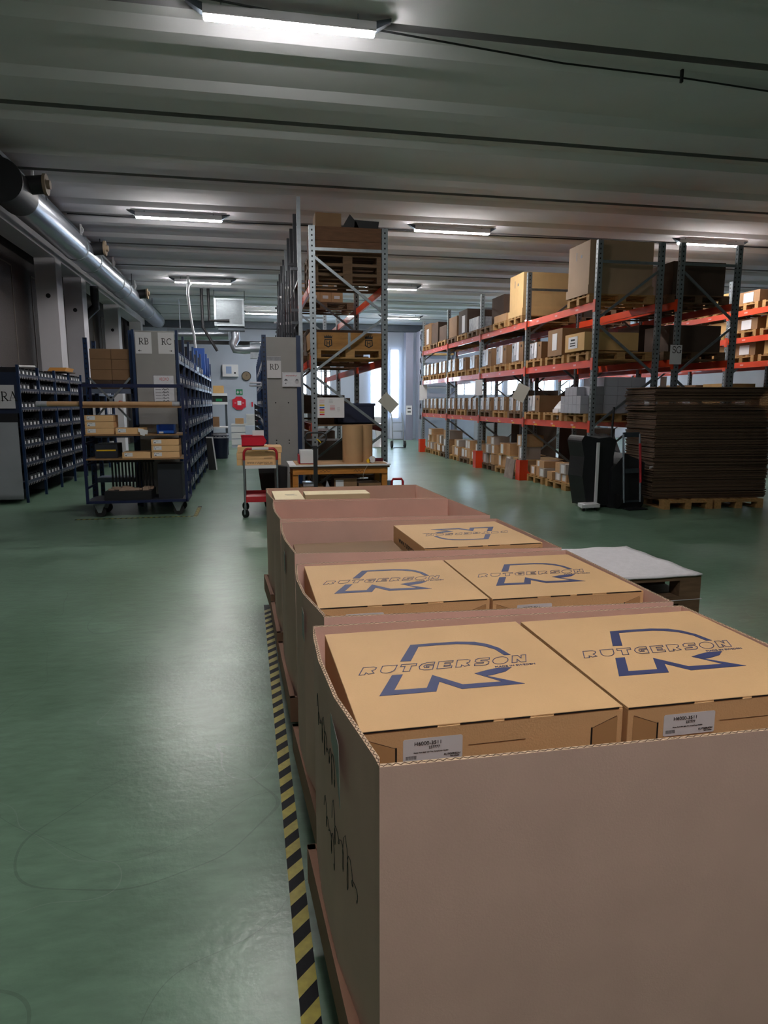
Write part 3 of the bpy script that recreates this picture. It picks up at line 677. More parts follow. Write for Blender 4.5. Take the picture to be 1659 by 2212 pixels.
# bay 1: white blocks, white device, wooden crates
for L_ in range(3):
    for j in range(5 - (1 if L_ == 2 else 0)):
        yy = 11.62 - .15 - j * .152 - (0 if L_ < 2 else .0)
        if L_ == 2 and j == 0: continue
        plain_box('white_block_carton', 5.56, yy, 1.436 + L_ * .152, .15, .148, .15, 0, foam, 'white block carton, %s from the far side, %s row of the rack stack' % (ORD[j], ('bottom', 'middle', 'top')[L_]), grp='white block cartons', seam=False)
for a in range(4):
    for L_ in range(3 + (a > 0)):
        plain_box('white_carton', 5.72 + a * .262, 10.86, 1.436 + L_ * .155, .258, .74, .153, 0, foam, 'large white carton, %s column from the aisle, %s layer up, front rack bay' % (ORD[a], ORD[L_]), grp='large white cartons', seam=False)
t = thing('white_scanner', 'white plastic device with angled lid on the lowest rack beams', 'device', (5.75, 11.95, 1.436))
MB().prism([(0, 0), (.5, 0), (.5, .22), (.12, .22), (.0, .08)], 0, .35, M=Matrix.Rotation(math.pi / 2, 4, 'X') @ Matrix.Translation((0, 0, -.35))).build('body', white_m, t, bevel=.01)
MB().box(-.06, .05, -.12, -.05, .27, .06).build('paper_tag', paper, t)
plain_box('wooden_crate', 5.6, 11.75, 2.476, .9, .6, .48, 0, card_old, 'brown plywood crate with white note on the middle beams near the front frame', 'crate', seam=False)
tag(MB().box(0, 0, 0, .004, .2, .3).build('crate_note', paper, loc=(5.594, 11.95, 2.58)), 'white printed note on the brown plywood crate', 'paper')
plain_box('wooden_crate', 5.58, 10.86, 2.50, 1.0, .72, .30, 0, ply, 'pale wooden crate with black writing just behind the front frame', 'crate', seam=False)
o = tag(MB().box(0, 0, 0, .004, .34, .2).build('crate_note', paper, loc=(5.575, 11.1, 2.55)), 'white sheet with black writing on the pale wooden crate', 'paper')
MB().box(-.002, .1, .13, 0, .25, .16).box(-.002, .08, .08, 0, .27, .10).box(-.002, .08, .04, 0, .27, .06).build('writing', ink, o)
# top level
def big_box(x, y, z, W, D, H, m, lab):
    t = thing('tall_carton', lab, 'cardboard box', (x, y, z)); MB().box(0, 0, 0, W, D, H).build('carton_body', m, t, bevel=.004)
    MB().box(-.02, -.02, 0, W + .02, D + .02, .14).build('base_tray', m, t)
    MB().box(-.002, D * .35, H * .72, 0, D * .42, H * .78).box(-.002, D * .6, H * .7, 0, D * .63, H * .86).build('printed_mark', grey_ink, t)
    return t
pc = mat('pale_carton', 'a88d72', .75, noise=.05, scale=3)
on_pallet(6.2, 11.2, 3.27, 'under the tall carton at the near end of the top beams')
big_box(5.6, 10.84, 3.414, 1.16, .76, .86, pc, 'tall plain carton at the near end of the top beams')
on_pallet(6.2, 14.05, 3.27, 'under the yellowish tall carton in the second bay of the top beams')
big_box(5.62, 13.68, 3.414, 1.14, .74, .86, mat('yellow_carton', 'd0ad78', .7, noise=.04), 'yellowish tall carton in the second bay of the top beams')
on_pallet(6.2, 14.98, 3.27, 'under the low open carton tray on the top beams')
plain_box('tray_carton', 5.62, 14.6, 3.414, 1.14, .76, .16, 0, card_side, 'low wide carton tray on the top beams, next to the yellowish carton', seam=False)
on_pallet(6.2, 15.92, 3.27, 'last one in the second bay of the top beams', True)
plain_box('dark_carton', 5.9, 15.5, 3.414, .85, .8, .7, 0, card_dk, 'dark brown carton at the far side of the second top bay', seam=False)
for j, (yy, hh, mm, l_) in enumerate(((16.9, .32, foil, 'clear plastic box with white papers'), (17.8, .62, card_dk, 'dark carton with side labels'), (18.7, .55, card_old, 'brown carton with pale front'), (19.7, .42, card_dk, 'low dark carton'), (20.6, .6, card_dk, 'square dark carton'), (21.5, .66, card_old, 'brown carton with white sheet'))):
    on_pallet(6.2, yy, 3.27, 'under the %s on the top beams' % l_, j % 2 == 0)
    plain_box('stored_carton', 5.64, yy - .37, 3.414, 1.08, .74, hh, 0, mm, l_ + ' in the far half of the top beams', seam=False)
    if j in (1, 5): tag(MB().box(0, 0, 0, .004, .25, hh * .7).build('pasted_sheet', paper, loc=(5.633, yy - .2, 3.45)), 'white sheet on the front of the %s' % l_, 'paper')
# floor level of the aisle rack
random.seed(3)
CART = []
def small_proto(m, white=False):
    t = thing('small_carton', 'x', 'cardboard box'); MB().box(-.5, -.5, 0, .5, .5, 1).build('carton_body', m, t)
    MB().box(-.5, -.04, 1, .5, .04, 1.004).build('packing_tape', mat('brown_tape', '8c6c4c', .35), t)
    if white: MB().box(-.504, -.3, .1, -.5, .25, .9).build('label', paper, t)
    return Proto(t)
SC = [small_proto(card_side), small_proto(card_side, True), small_proto(mat('whitish_carton', 'a99f98', .7), True)]
DISTSEQ = 0
n_ = 0
for k in range(4):
    for j, of in enumerate((.5, 1.42, 2.36)):
        y = YS[k] + of; n_ += 1
        if y < 11.4: continue
        on_pallet(6.32, y, 0, 'standing on the floor in the %s place of the aisle rack' % ORD[n_ - 1], (k + j) % 3 == 0)
        z = .144; tall_ = [(.16, .1), (.24, .3), (.3, .35), (.22, .26)][k]
        rows = 2 if k == 0 else (3 if (k + j) % 2 else 2)
        for L_ in range(rows):
            if L_ == 2 and j == 1: continue
            h_ = random.uniform(.13, .2) if k == 0 else random.uniform(.18, .28); q = 3 if L_ == 0 else 2
            for c_ in range(q):
                yy = y - .27 + c_ * .27 + (0 if L_ == 0 else random.uniform(0, .1))
                o = SC[(k + c_ + L_ + j) % 3].put((5.94 + random.uniform(0, .08), yy, z), random.uniform(-.04, .04), 'small carton, %s from near side, %s layer, %s floor pallet of aisle rack' % (ORD[c_], ('bottom', 'middle', 'top')[L_], ORD[n_ - 1]), 'small cartons on the floor pallets')
                o.scale = (.4, .235, h_)
                if L_ < rows - 1: pass
            if k and L_ == 0:
                tag(MB().box(-.5, -.38, 0, .35, .38, .012).build('layer_board', ply, loc=(6.3, y, z + h_ + .002)), 'thin plywood board on the cartons of floor pallet %s of the aisle rack' % ORD[n_ - 1], 'board')
                z += .014
            z += h_ + .002
tag(MB().box(0, 0, 0, .02, .5, .42).build('grey_board', mat('weathered_board', '8a7b72', .8, noise=.2), loc=(5.50, 13.68, .0), rot=(0, .12, 0)), 'weathered grey board leaning on the rack beside the orange guard', 'board')
on_pallet(6.32, 11.3, 0, 'on the floor behind the hand trucks, near end of aisle rack')
# dark goods inside racks so the depth behind reads
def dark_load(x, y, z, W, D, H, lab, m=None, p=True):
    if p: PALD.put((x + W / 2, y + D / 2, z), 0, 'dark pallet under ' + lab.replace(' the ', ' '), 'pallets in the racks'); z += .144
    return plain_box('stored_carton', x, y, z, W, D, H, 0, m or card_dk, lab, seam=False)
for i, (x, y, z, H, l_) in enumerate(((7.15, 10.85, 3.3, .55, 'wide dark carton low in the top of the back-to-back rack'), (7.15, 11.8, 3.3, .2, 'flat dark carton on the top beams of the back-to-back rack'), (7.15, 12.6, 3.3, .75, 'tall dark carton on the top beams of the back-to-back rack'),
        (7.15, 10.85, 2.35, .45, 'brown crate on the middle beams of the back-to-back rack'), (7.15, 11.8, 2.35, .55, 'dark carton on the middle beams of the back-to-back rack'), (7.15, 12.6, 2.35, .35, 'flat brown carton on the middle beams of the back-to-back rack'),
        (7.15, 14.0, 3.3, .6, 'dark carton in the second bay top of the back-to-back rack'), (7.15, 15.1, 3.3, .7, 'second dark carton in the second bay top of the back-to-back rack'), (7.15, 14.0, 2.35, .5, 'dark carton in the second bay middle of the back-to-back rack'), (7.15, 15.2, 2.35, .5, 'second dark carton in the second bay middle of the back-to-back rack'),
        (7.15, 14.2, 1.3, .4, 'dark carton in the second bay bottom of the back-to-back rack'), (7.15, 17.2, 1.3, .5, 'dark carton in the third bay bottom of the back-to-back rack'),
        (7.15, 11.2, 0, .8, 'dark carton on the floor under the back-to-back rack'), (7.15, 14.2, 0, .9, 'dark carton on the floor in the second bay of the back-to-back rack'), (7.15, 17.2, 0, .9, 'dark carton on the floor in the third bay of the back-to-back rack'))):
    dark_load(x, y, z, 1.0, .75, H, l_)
n_ = 0
for z in (1.4, 2.5, 3.04, 3.62):
    for k in range(2):
        for j, of in enumerate((.5, 1.43, 2.35)):
            n_ += 1; y = 11.2 + 2.85 * k + of
            on_pallet(11.32, y, z, '%s place of the %s beam level, right-edge rack' % (ORD[k * 3 + j], {1.4: 'lowest', 2.5: 'second', 3.04: 'third', 3.62: 'top'}[z]))
            H = (.32 if z != 1.4 else .5)
            if z == 3.62 and j == 1 and k == 0:
                mb = MB()
                for q in range(14): mb.box(-.45 + .015 * (q % 3), -.34, q * .036, .4, .34 + .01 * (q % 2), q * .036 + .028)
                o = tag(mb.build('paper_stack', paper, loc=(11.32, y, z + .146)), 'stack of white paper sheets on the top beams at the right edge', 'paper stack', kind=None); continue
            plain_box('rack_carton', 10.8, y - .33, z + .146, .9, .66, H * random.uniform(.7, 1.05), 0, [card_side, ply, card_old][(j + k) % 3], 'carton in %s place, %s beam level, right-edge rack' % (ORD[k * 3 + j], {1.4: 'lowest', 2.5: 'second', 3.04: 'third', 3.62: 'top'}[z]), grp='cartons on the right-edge rack', seam=False)
            if (j + k) % 2 == 0: tag(MB().box(0, 0, 0, .004, .3, .2).build('white_note', paper, loc=(10.79, y - .15, z + .17)), 'white note on the carton in %s place, %s level, right-edge rack' % (ORD[k * 3 + j], {1.4: 'lowest', 2.5: 'second', 3.04: 'third', 3.62: 'top'}[z]), 'paper')

# centre rack loads
for k in range(3): PALD.put((1.56, 11.2, 3.42 + .1445 * k), 0, 'dark pallet, %s from the beam in the top stack of the centre rack' % ORD[k], 'pallet stack on top of the centre rack')
t = thing('pallet_collar_crate', 'dark wooden collar crate on the pallets at the top of the centre rack', 'crate', (1.56, 11.2, 3.856))
wd = mat('dark_collar_wood', '6b4a33', .8, noise=.2, scale=5, stretch=(1, 6, 6))
for k in range(2):
    z = k * .205; MB().box(-.55, -.4, z, .55, -.38, z + .2).box(-.55, .38, z, .55, .4, z + .2).box(-.55, -.38, z, -.53, .38, z + .2).box(.53, -.38, z, .55, .38, z + .2).build('collar', wd, t)
MB().box(-.53, -.38, 0, .53, .38, .36).build('contents', card_dk, t)
plain_box('old_carton', 1.08, 10.9, 4.262, .4, .4, .22, 0, card_old, 'brown carton with torn top standing on the centre rack crate', seam=True)
tag(MB().prism([(0, 0), (.28, 0), (.22, .12), (.12, .23), (.04, .1)], 0, .25, M=Matrix.Rotation(math.pi / 2, 4, 'X')).build('black_bag', black, loc=(1.5, 11.2, 4.262)), 'pointed black bag on top of the centre rack', 'bag')
tag(MB().prism([(0, 0), (.38, 0), (.4, .14), (.02, .15)], 0, .3, M=Matrix.Rotation(math.pi / 2, 4, 'X')).build('black_box', black, loc=(1.68, 11.25, 4.262)), 'open black box on top of the centre rack, right of the bag', 'box')
# crown-marked crate
PAL.put((1.58, 11.15, 2.3), 0, 'wooden pallet under the crown-marked crate on the centre rack', 'pallets in the racks')
t = thing('wooden_crate', 'orange-brown wooden crate stencilled with crowned H marks on the centre rack', 'crate', (1.02, 10.77, 2.446))
MB().box(-.06, 0, 0, 1.16, .02, .25).box(-.06, .74, 0, 1.16, .76, .25).box(-.06, .02, 0, -.04, .74, .25).box(1.14, .02, 0, 1.16, .74, .25).box(-.04, .02, 0, 1.14, .74, .02).build('crate_wall', mat('crate_wood', '9a6d35', .7, noise=.2, scale=4, stretch=(1, 5, 5)), t)
for x in (-.06, .53, 1.12): MB().box(x, -.004, 0, x + .04, 0, .25).build('steel_corner', steel, t)
for x in (.22, .86):
    mb = MB(); M = face_M((x, -.001, .03)); mb.stroke([(-.05, .11), (-.055, .03), (0, .0), (.055, .03), (.05, .11), (-.05, .11)], .016, 0, .001, M=M)
    mb.stroke([(-.02, .03), (-.02, .09)], .012, 0, .001, M=M).stroke([(.02, .03), (.02, .09)], .012, 0, .001, M=M).stroke([(-.02, .06), (.02, .06)], .01, 0, .001, M=M)
    mb.prism([(-.06, .13), (.06, .13), (.065, .18), (.045, .155), (.03, .185), (.015, .155), (0, .19), (-.015, .155), (-.03, .185), (-.045, .155), (-.065, .18)], 0, .001, M=M)
    mb.build('stencilled_mark', ink, t)
dark_load(1.05, 12.3, 2.3, 1.0, .9, .45, 'dark carton behind the crown-marked crate')
# goods on third level
dark_load(1.05, 11.0, 1.28, .3, .6, .3, 'brown carton at the left of the low centre rack shelf', card_old, p=False)
t = thing('dark_blue_bin', 'large dark blue plastic bin on the low shelf of the centre rack', 'bin', (1.38, 10.95, 1.282))
MB().box(0, 0, 0, .62, .42, .02).box(0, 0, 0, .62, .02, .32).box(0, .4, 0, .62, .42, .32).box(0, 0, 0, .02, .42, .32).box(.6, 0, 0, .62, .42, .32).build('bin_body', mat('navy_bin', '1c2440', .5), t)
MB().box(-.015, -.015, .29, .635, .0, .33).build('rim', mat('navy_bin', '1c2440', .5), t)
dark_load(1.2, 11.6, 1.28, .5, .5, .42, 'dark carton standing behind the dark blue bin', p=False)
tag(MB().box(0, 0, 0, 1.05, 2.7, .02).build('shelf_board', wood_dk, loc=(1.03, 10.72, 1.26)), 'wooden shelf board on the lowest beams of the centre rack', 'board')
for k in range(4): PALD.put((1.56, 11.3, .1445 * k), 0, 'old dark pallet, %s from the floor under the centre rack' % ORD[k], 'pallet stack under the centre rack')
for j in range(4):
    for L_ in range(2):
        t = thing('labelled_carton', 'labelled brown carton, %s from left, %s row, far bay of centre rack' % (ORD[j], ('lower', 'upper')[L_]), 'cardboard box', (.98 + j * .225, 13.7, 3.566 + L_ * .2), 0, 'labelled cartons in the far bay')
        MB().box(0, 0, 0, .22, .6, .195).build('carton_body', card_side, t); MB().box(.05, -.002, .06, .16, 0, .12).build('label', paper, t)
PALD.put((1.5, 14.1, 3.42), 0, 'pallet under the labelled cartons in the far bay', 'pallets in the racks')
for k in range(5): PALD.put((1.55, 14.2, 2.3 + .1445 * k), 0, 'dark pallet, %s from the beam in the far bay of the centre rack' % ORD[k], 'pallet stack in the far bay')
dark_load(1.05, 14.1, 1.28, .9, .8, .35, 'dark carton in the second bay of the low centre rack shelf')
dark_load(1.05, 14.1, 0, .9, .8, .7, 'dark carton on the floor in the second bay of the centre rack')
for i, yy in enumerate((16.6, 17.5)): dark_load(1.05, yy, 0, 1.0, .8, .8, '%s dark carton on the floor in the third bay of the centre rack' % ORD[i])

# ------------------------------------------------------------------ tall steel poles behind the RD shelving
t = thing('bar_rack', 'row of tall thin steel poles with short arms rising behind the RD panel', 'rack', (.88, 11.6, 0))
random.seed(5); pole_dk = mat('dark_pole_steel', '3c4046', .4, .4)
for k in range(9):
    y = k * .95; tp = 4.88 - .02 * (k % 3)
    p = MB().box(-.03, y - .03, 0, .03, y + .03, tp).build('pole', steel if k in (0, 4) else pole_dk, t)
    for z in ((4.0, 3.4) if k % 2 else (3.75, 3.1, 2.9)): MB().box(-.14 if (k + int(z * 10)) % 2 else .0, y - .02, z, .03 if (k + int(z * 10)) % 2 else .1, y + .02, z + .045).build('arm', white_m if (k + int(z * 10)) % 3 == 0 else pole_dk, p)
mb = MB()
for z in (2.95, 3.6): mb.box(-.02, 0, z, .02, 7.6, z + .04)
mb.build('tie_bar', pole_dk, t)
for k in range(14):
    x = .88 - .12 - .02 * (k % 5); y = 11.9 + k * .45; tag(MB().cyl((0, 0, 0), (.02, 0, random.uniform(3.0, 4.2)), .016, n=6).build('stored_bar', pole_dk, loc=(x, y, 0)), 'upright steel bar, %s from the front among the tall poles' % ORD[k], 'bar', 'upright steel bars')

# ------------------------------------------------------------------ blue parts shelving
def bin_proto(m, nm='parts_bin', labm=None):
    """small bin opening towards -x ... front lip with white label; unit sized"""
    t = thing(nm, 'x', 'parts bin')
    MB().box(-.5, -.5, 0, .5, .5, .06).box(-.5, -.5, 0, -.47, .5, .6).box(.45, -.5, 0, .5, .5, 1).box(-.5, -.5, 0, .5, -.45, .8).box(-.5, .45, 0, .5, .5, .8).build('bin_body', m, t)
    MB().box(-.53, -.2, .08, -.505, .2, .42).build('label', labm or paper, t)
    return Proto(t)
BIN = bin_proto(binm); BINB = bin_proto(mat('navy_bin2', '1a2a55', .5), labm=paper); BINL = bin_proto(binm)
def shelving(name, label, x0, x1, y0, bays, pitch, H, levels, mpost, mshelf, face, panel_m=None):
    t = thing(name, label, 'shelving', (x0, y0, 0)); D = x1 - x0
    for k in range(bays + 1):
        for x in (0, D): MB().box(x - .02, k * pitch - .02, 0, x + .02, k * pitch + .02, H).build('post', mpost, t)
        if k: MB().box(.02, k * pitch - .002, .1, D - .02, k * pitch + .002, H - .08).build('side_sheet', dark, t)
    for i, z in enumerate(levels):
        s = MB().box(.0, .02, z, D, bays * pitch - .02, z + .02).build('shelf', mshelf, t)
        xe = D if face > 0 else 0
        MB().box(xe - .012, .02, z - .02, xe + .012, bays * pitch - .02, z + .03).build('shelf_edge', mshelf, s)
    return t
# RA shelving on the left: opening faces +x
LA = [.32, .62, .92, 1.22, 1.52, 1.82, 2.05]
RAy = 11.95; RAp = 1.05
t = shelving('parts_shelving', 'blue shelving full of black parts bins on the left, end sign RA', -4.15, -3.6, RAy, 4, RAp, 2.22, LA, blue_h, mat('dark_shelf', '2b3346', .5, .2), 1)
MB().box(.03, -.03, 1.45, .53, -.01, 2.1).build('top_panel', mat('navy_panel', '1c2a44', .5), t)
o = MB().box(-.6, -.045, .06, .5, -.02, 1.31).build('lower_panel', panel_lt, t, bevel=.004)
MB().box(.03, -.03, 1.31, .5, -.01, 1.45).build('dark_gap_panel', black, t)
sg = tag(MB().box(0, 0, 0, .30, .002, .37).build('sign_sheet', paper, loc=(-3.95, 11.88, 1.53)), 'white sheet reading RA on the left shelving end', 'sign')
mb = MB(); serif_text(mb, 'RA', .14, .09, .12, face_M((0, -.0004, 0))); mb.build('lettering', ink, sg)
BAYN = ['nearest', 'second', 'third', 'fourth', 'fifth', 'sixth', 'seventh', 'eighth', 'ninth', 'farthest']
ROWN = ['bottom', 'second', 'third', 'fourth', 'fifth', 'sixth', 'top']
for k in range(4):
    for i, z in enumerate(LA):
        for j in range(5):
            if (k * 7 + i * 5 + j * 3) % 17 == 0: continue
            y = RAy + k * RAp + .13 + j * .2
            o = BIN.put((-3.80, y, z + .021), math.pi, 'black parts bin, %s from near post, %s row, %s bay, RA shelving' % (ORD[j], ROWN[i], BAYN[k]), 'black parts bins in the RA shelving')
            o.scale = (.36, .18, .14)
# white tab strips under each shelf edge
mb = MB(); t_ = None
for i, z in enumerate(LA[:]):
    for k in range(4):
        for j in range(11): mb.box(-3.584, RAy + k * RAp + .07 + j * .088, z - .045, -3.582, RAy + k * RAp + .092 + j * .088, z - .005)
o = mb.build('price_tabs', mat('grey_tabs', '9a9a9c', .6), t); o.location = (4.15, -RAy, 0); o['kind'] = 'stuff'
t = thing('paper_bundle', 'bundle of brown envelopes lying on top of the RA shelving', 'paper bundle', (-3.75, 15.1, 2.22))
mb = MB()
for k in range(7): mb.box(-.16, -.3 + k * .03, .02 + k * .012, .16, .35 + k * .02, .03 + k * .012)
mb.build('envelopes', mat('kraft_paper', 'b8853f', .7), t)
MB().box(-.2, -.4, 0, .2, .4, .02).build('base_board', card_dk, t)
tag(MB().box(0, 0, 0, .25, .4, .012).build('white_sheet', paper, loc=(-3.85, 12.9, 2.225), rot=(.1, 0, .3)), 'crumpled white sheet on top of the RA shelving', 'paper')
# binders shelf behind RA
t = shelving('binder_shelving', 'far shelving with white binders beyond the RA bins', -4.1, -3.5, 17.2, 2, 1.0, 2.2, [.3, .8, 1.3, 1.8], blue_h, mat('dark_shelf', '2b3346', .5, .2), 1)
random.seed(9)
for i, z in enumerate((.3, .8, 1.3, 1.8)):
    for j in range(6):
        tag(MB().box(-.2, 0, 0, .0, .08, random.uniform(.28, .34)).build('binder', paper, loc=(-3.5, 17.3 + j * .3, z + .021)), 'white binder, %s from the near end on %s shelf beyond the RA bins' % (ORD[j], ('the bottom', 'the second', 'the third', 'the top')[i]), 'binder', 'white binders')
# RB / RC double shelving
RBx0, RBx1, RBy = -1.70, -1.06, 11.15
LB = [.15, .5, .85, 1.2, 1.55, 1.9, 2.25]
t = shelving('parts_shelving', 'blue double shelving with grey end panel signed RB and RC', RBx0, RBx1, RBy, 9, 1.05, 2.72, LB, blue, mat('grey_shelf', '6f7a90', .4, .4), 1)
MB().box(.03, -.035, .1, .61, -.01, 2.7).build('end_panel', panel, t, bevel=.003)
mb = MB()
for x in (.28, .56):
    for z in (1.98, 1.75): mb.cyl((x, -.04, z), (x, -.034, z), .012, n=10)
mb.build('panel_hole', black, t)
for nm, x in (('RB', -1.66), ('RC', -1.33)):
    sg = tag(MB().box(0, 0, 0, .235, .002, .32).build('sign_sheet', paper, loc=(x, RBy - .04, 2.36)), 'white sheet reading %s on the grey shelving end panel' % nm, 'sign')
    mb = MB(); serif_text(mb, nm, .09, .045, .14, face_M((0, -.0004, 0)))
    sx = 1 if nm == 'RC' else -1; c0 = .06 if nm == 'RB' else .18
    mb.stroke([(c0 - .02, .045), (c0 + .02, .045)], .006, .0004, .001, M=face_M((0, 0, 0))).stroke([(c0 + sx * .005, .055), (c0 + sx * .022, .045), (c0 + sx * .005, .035)], .006, .0004, .001, M=face_M((0, 0, 0)))
    mb.build('lettering', ink, sg)
sg = tag(MB().box(0, 0, 0, .31, .002, .44).build('sign_sheet', paper2, loc=(-1.43, RBy - .045, 1.60)), 'white notice headed VECKO on the grey end panel', 'sign')
text_obj('lettering', 'VECKO', .06, redm, sg, (.09, -.0008, .36), (math.pi / 2, 0, 0), width=.14)
text_obj('subtitle', 'på plockvagnarna', .025, ink, sg, (.09, -.0008, .28), (math.pi / 2, 0, 0), width=.15)
mb = MB(); M = face_M((0, -.0006, 0))
for q in range(5): mb.stroke([(.03, .22 - q * .045), (.11, .22 - q * .045)], .006, 0, .0006, M=M).stroke([(.13, .22 - q * .045), (.15, .235 - q * .045), (.16, .215 - q * .045), (.19, .225 - q * .045), (.21, .235 - q * .045), (.22, .22 - q * .045)], .01, 0, .0006, M=M)
mb.box(0, -.001, 0, .31, 0, .006).box(0, -.001, .434, .31, 0, .44).box(0, -.001, 0, .006, 0, .44).box(.304, -.001, 0, .31, 0, .44); mb.build('written_lines', grey_ink, sg)
for k in range(9):
    for i, z in enumerate(LB):
        for j in range(2):
            if (k * 5 + i * 3 + j) % 11 == 0: continue
            o = BINB.put((RBx1 - .13, RBy + k * 1.05 + .28 + j * .48, z + .021), math.pi, 'dark blue parts bin, %s one, %s row, %s bay, RC shelving side' % (('nearer', 'farther')[j], ROWN[i], BAYN[k]), 'dark blue bins in the RC shelving')
            o.scale = (.28, .42, .2)
for k, (hh, m_) in enumerate(((.62, blue_bin), (.55, blue_bin), (.5, blue_bin))):
    tag(MB().box(0, 0, 0, .25, .04, hh).build('blue_board', m_, loc=(-1.25, 17.2 + k * .9, 2.29)), 'upright blue panel, %s one on top of the RC shelving' % ORD[k], 'panel', 'upright blue panels')
random.seed(11)
for k in range(7):
    tag(MB().box(-.12, -.08, 0, .1, .1, .1).box(-.05, -.02, .1, .05, .05, .16).build('plastic_bag', foil, loc=(-1.16, 12 + k * 1.1, 2.271), rot=(0, 0, k)), 'crumpled clear plastic bag, %s from the front on the top RC shelf' % ORD[k], 'plastic bag', 'clear plastic bags')
# open shelf bay to the left of RB
t = thing('open_shelf', 'blue open shelf bay with cross bracing, left of the RB panel', 'shelving', (-2.42, 11.3, 0))
for x in (0, .66):
    for y in (0, .6): MB().box(x - .03, y - .02, 0, x + .03, y + .02, 2.72 if x else 2.6).build('post', blue_h, t)
for z in (.4, 1.1, 1.78): MB().box(0, 0, z, .66, .6, z + .03).box(0, -.02, z - .02, .66, 0, z + .05).build('shelf', mat('grey_shelf', '6f7a90', .4, .4), t)
for a, b_ in (((.03, -.03, 2.0), (.6, -.03, 1.35)), ((.63, -.035, 2.0), (.06, -.035, 1.35))): MB().bar(a, b_, .004, .03).build('cross_brace', steel, t)
for j in range(2):
    for L_ in range(4):
        plain_box('brown_carton', -2.38 + j * .315, 11.35, 1.812 + L_ * .158, .31, .45, .155, 0, card_dk if L_ < 1 else card_old, 'brown carton, %s column, layer %s up, on the open shelf bay' % (('left', 'right')[j], ORD[L_]), grp='brown cartons on the open shelf bay', seam=False)
# RD shelving
RDx0, RDx1, RDy = .27, .83, 11.55
t = shelving('parts_shelving', 'blue shelving with tall grey end panel signed RD in the middle', RDx0, RDx1, RDy, 9, 1.05, 2.70, LB, blue, mat('grey_shelf', '6f7a90', .4, .4), -1)
MB().box(.035, -.035, .1, .525, -.01, 2.68).build('end_panel', panel, t, bevel=.003)
mb = MB()
for x in (.17, .38):
    for z in (1.62, 1.0, .95, .45): mb.cyl((x, -.04, z), (x, -.034, z), .011, n=10)
mb.build('panel_hole', black, t)
for x in (0, .56): MB().box(x - .035, -.06, 0, x + .035, .02, 2.71).build('corner_post', blue_h, t)
sg = tag(MB().box(0, 0, 0, .225, .002, .35).build('sign_sheet', paper, loc=(.315, RDy - .07, 2.02)), 'white sheet reading RD on the grey end panel', 'sign')
mb = MB(); serif_text(mb, 'RD', .085, .04, .14, face_M((0, -.0004, 0))); mb.build('lettering', ink, sg)
MB().box(0, -.0015, .28, .225, 0, .345).build('plastic_pocket', foil, sg)
sg = tag(MB().box(0, 0, 0, .305, .002, .235).build('sign_sheet', paper2, loc=(.555, RDy - .075, 1.88)), 'wide white notice with pictograms below the RD sign', 'sign')
mb = MB(); M = face_M((0, -.0006, 0))
for q in range(9): mb.stroke([(.06 + q * .02, .172 + .012 * (q % 2)), (.068 + q * .02, .19), (.073 + q * .02, .172)], .004, 0, .0006, M=M)
mb.build('red_heading', redm, sg)
M = face_M((0, -.0006, 0)); mb = MB()
for x in (.06, .24): mb.prism([(x - .03, .1), (x + .03, .1), (x + .015, .125), (x, .132), (x - .015, .125)], 0, .0006, M=M)
mb.prism([(.04, .05), (.06, .045), (.07, .06), (.05, .065)], 0, .0006, M=M).stroke([(.21, .08), (.27, .08)], .008, 0, .0006, M=M).stroke([(.22, .06), (.26, .06)], .008, 0, .0006, M=M)
mb.stroke([(.01, .01), (.295, .01), (.295, .225), (.01, .225)], .002, 0, .0006, close=True, M=M); mb.build('pictograms', grey_ink, sg)
for k in range(8):
    for i, z in enumerate(LB):
        for j in range(2):
            if (k * 5 + i * 3 + j) % 9 == 0: continue
            o = BINL.put((RDx0 + .13, RDy + k * 1.05 + .28 + j * .48, z + .021), 0, 'black parts bin, %s one, %s row, %s bay, RD shelving side' % (('nearer', 'farther')[j], ROWN[i], BAYN[k]), 'black bins in the RD shelving')
            o.scale = (.28, .42, .2)
for k, z in enumerate((1.93, 2.0)): tag(MB().prism([(0, 0), (.3, .02), (.28, .4), (.05, .42)], 0, .03).build('white_bag', paper2, loc=(.02, 13.4 + k * .5, z)), 'white plastic bag, %s one jutting from the RD shelves over the aisle' % ORD[k], 'plastic bag')
for k in range(5): tag(MB().prism([(0, 0), (.16, .02), (.0, .12)], 0, .18, M=Matrix.Rotation(math.pi / 2, 4, 'X')).build('hook_bin', black, loc=(.12, 15.4, 1.0 + k * .12)), 'black angled hook tray, %s from the bottom on the RD shelving side' % ORD[k], 'tray', 'angled hook trays')

# ------------------------------------------------------------------ blue picking trolley
TX, TY = -2.28, 10.15
t = thing('picking_trolley', 'tall navy tube trolley with wooden shelves in front of the RB shelving', 'trolley', (TX, TY, 0))
W, D, H = 1.36, .62, 1.86
for x in (0, W):
    for y in (0, D): MB().box(x - .018, y - .018, .2, x + .018, y + .018, H).build('upright', navy, t)
for z in (H, .22): MB().bar((0, 0, z), (W, 0, z), .036, .036).bar((0, D, z), (W, D, z), .036, .036).bar((0, 0, z), (0, D, z), .036, .036).bar((W, 0, z), (W, D, z), .036, .036).build('rail_frame', navy, t)
for z in (.42, .75, 1.05, 1.3, 1.55): MB().bar((W, 0, z), (W, D, z), .02, .03).bar((0, 0, z), (0, D, z), .02, .03).build('side_rail', navy, t)
for z in (1.55, 1.16, .82): MB().box(0.02, -.02, z, W - .02, D, z + .018).build('shelf', mat('trolley_shelf', '8a6844', .6), t)
MB().box(.02, 0, .225, W - .02, D, .24).build('base_deck', dark, t)
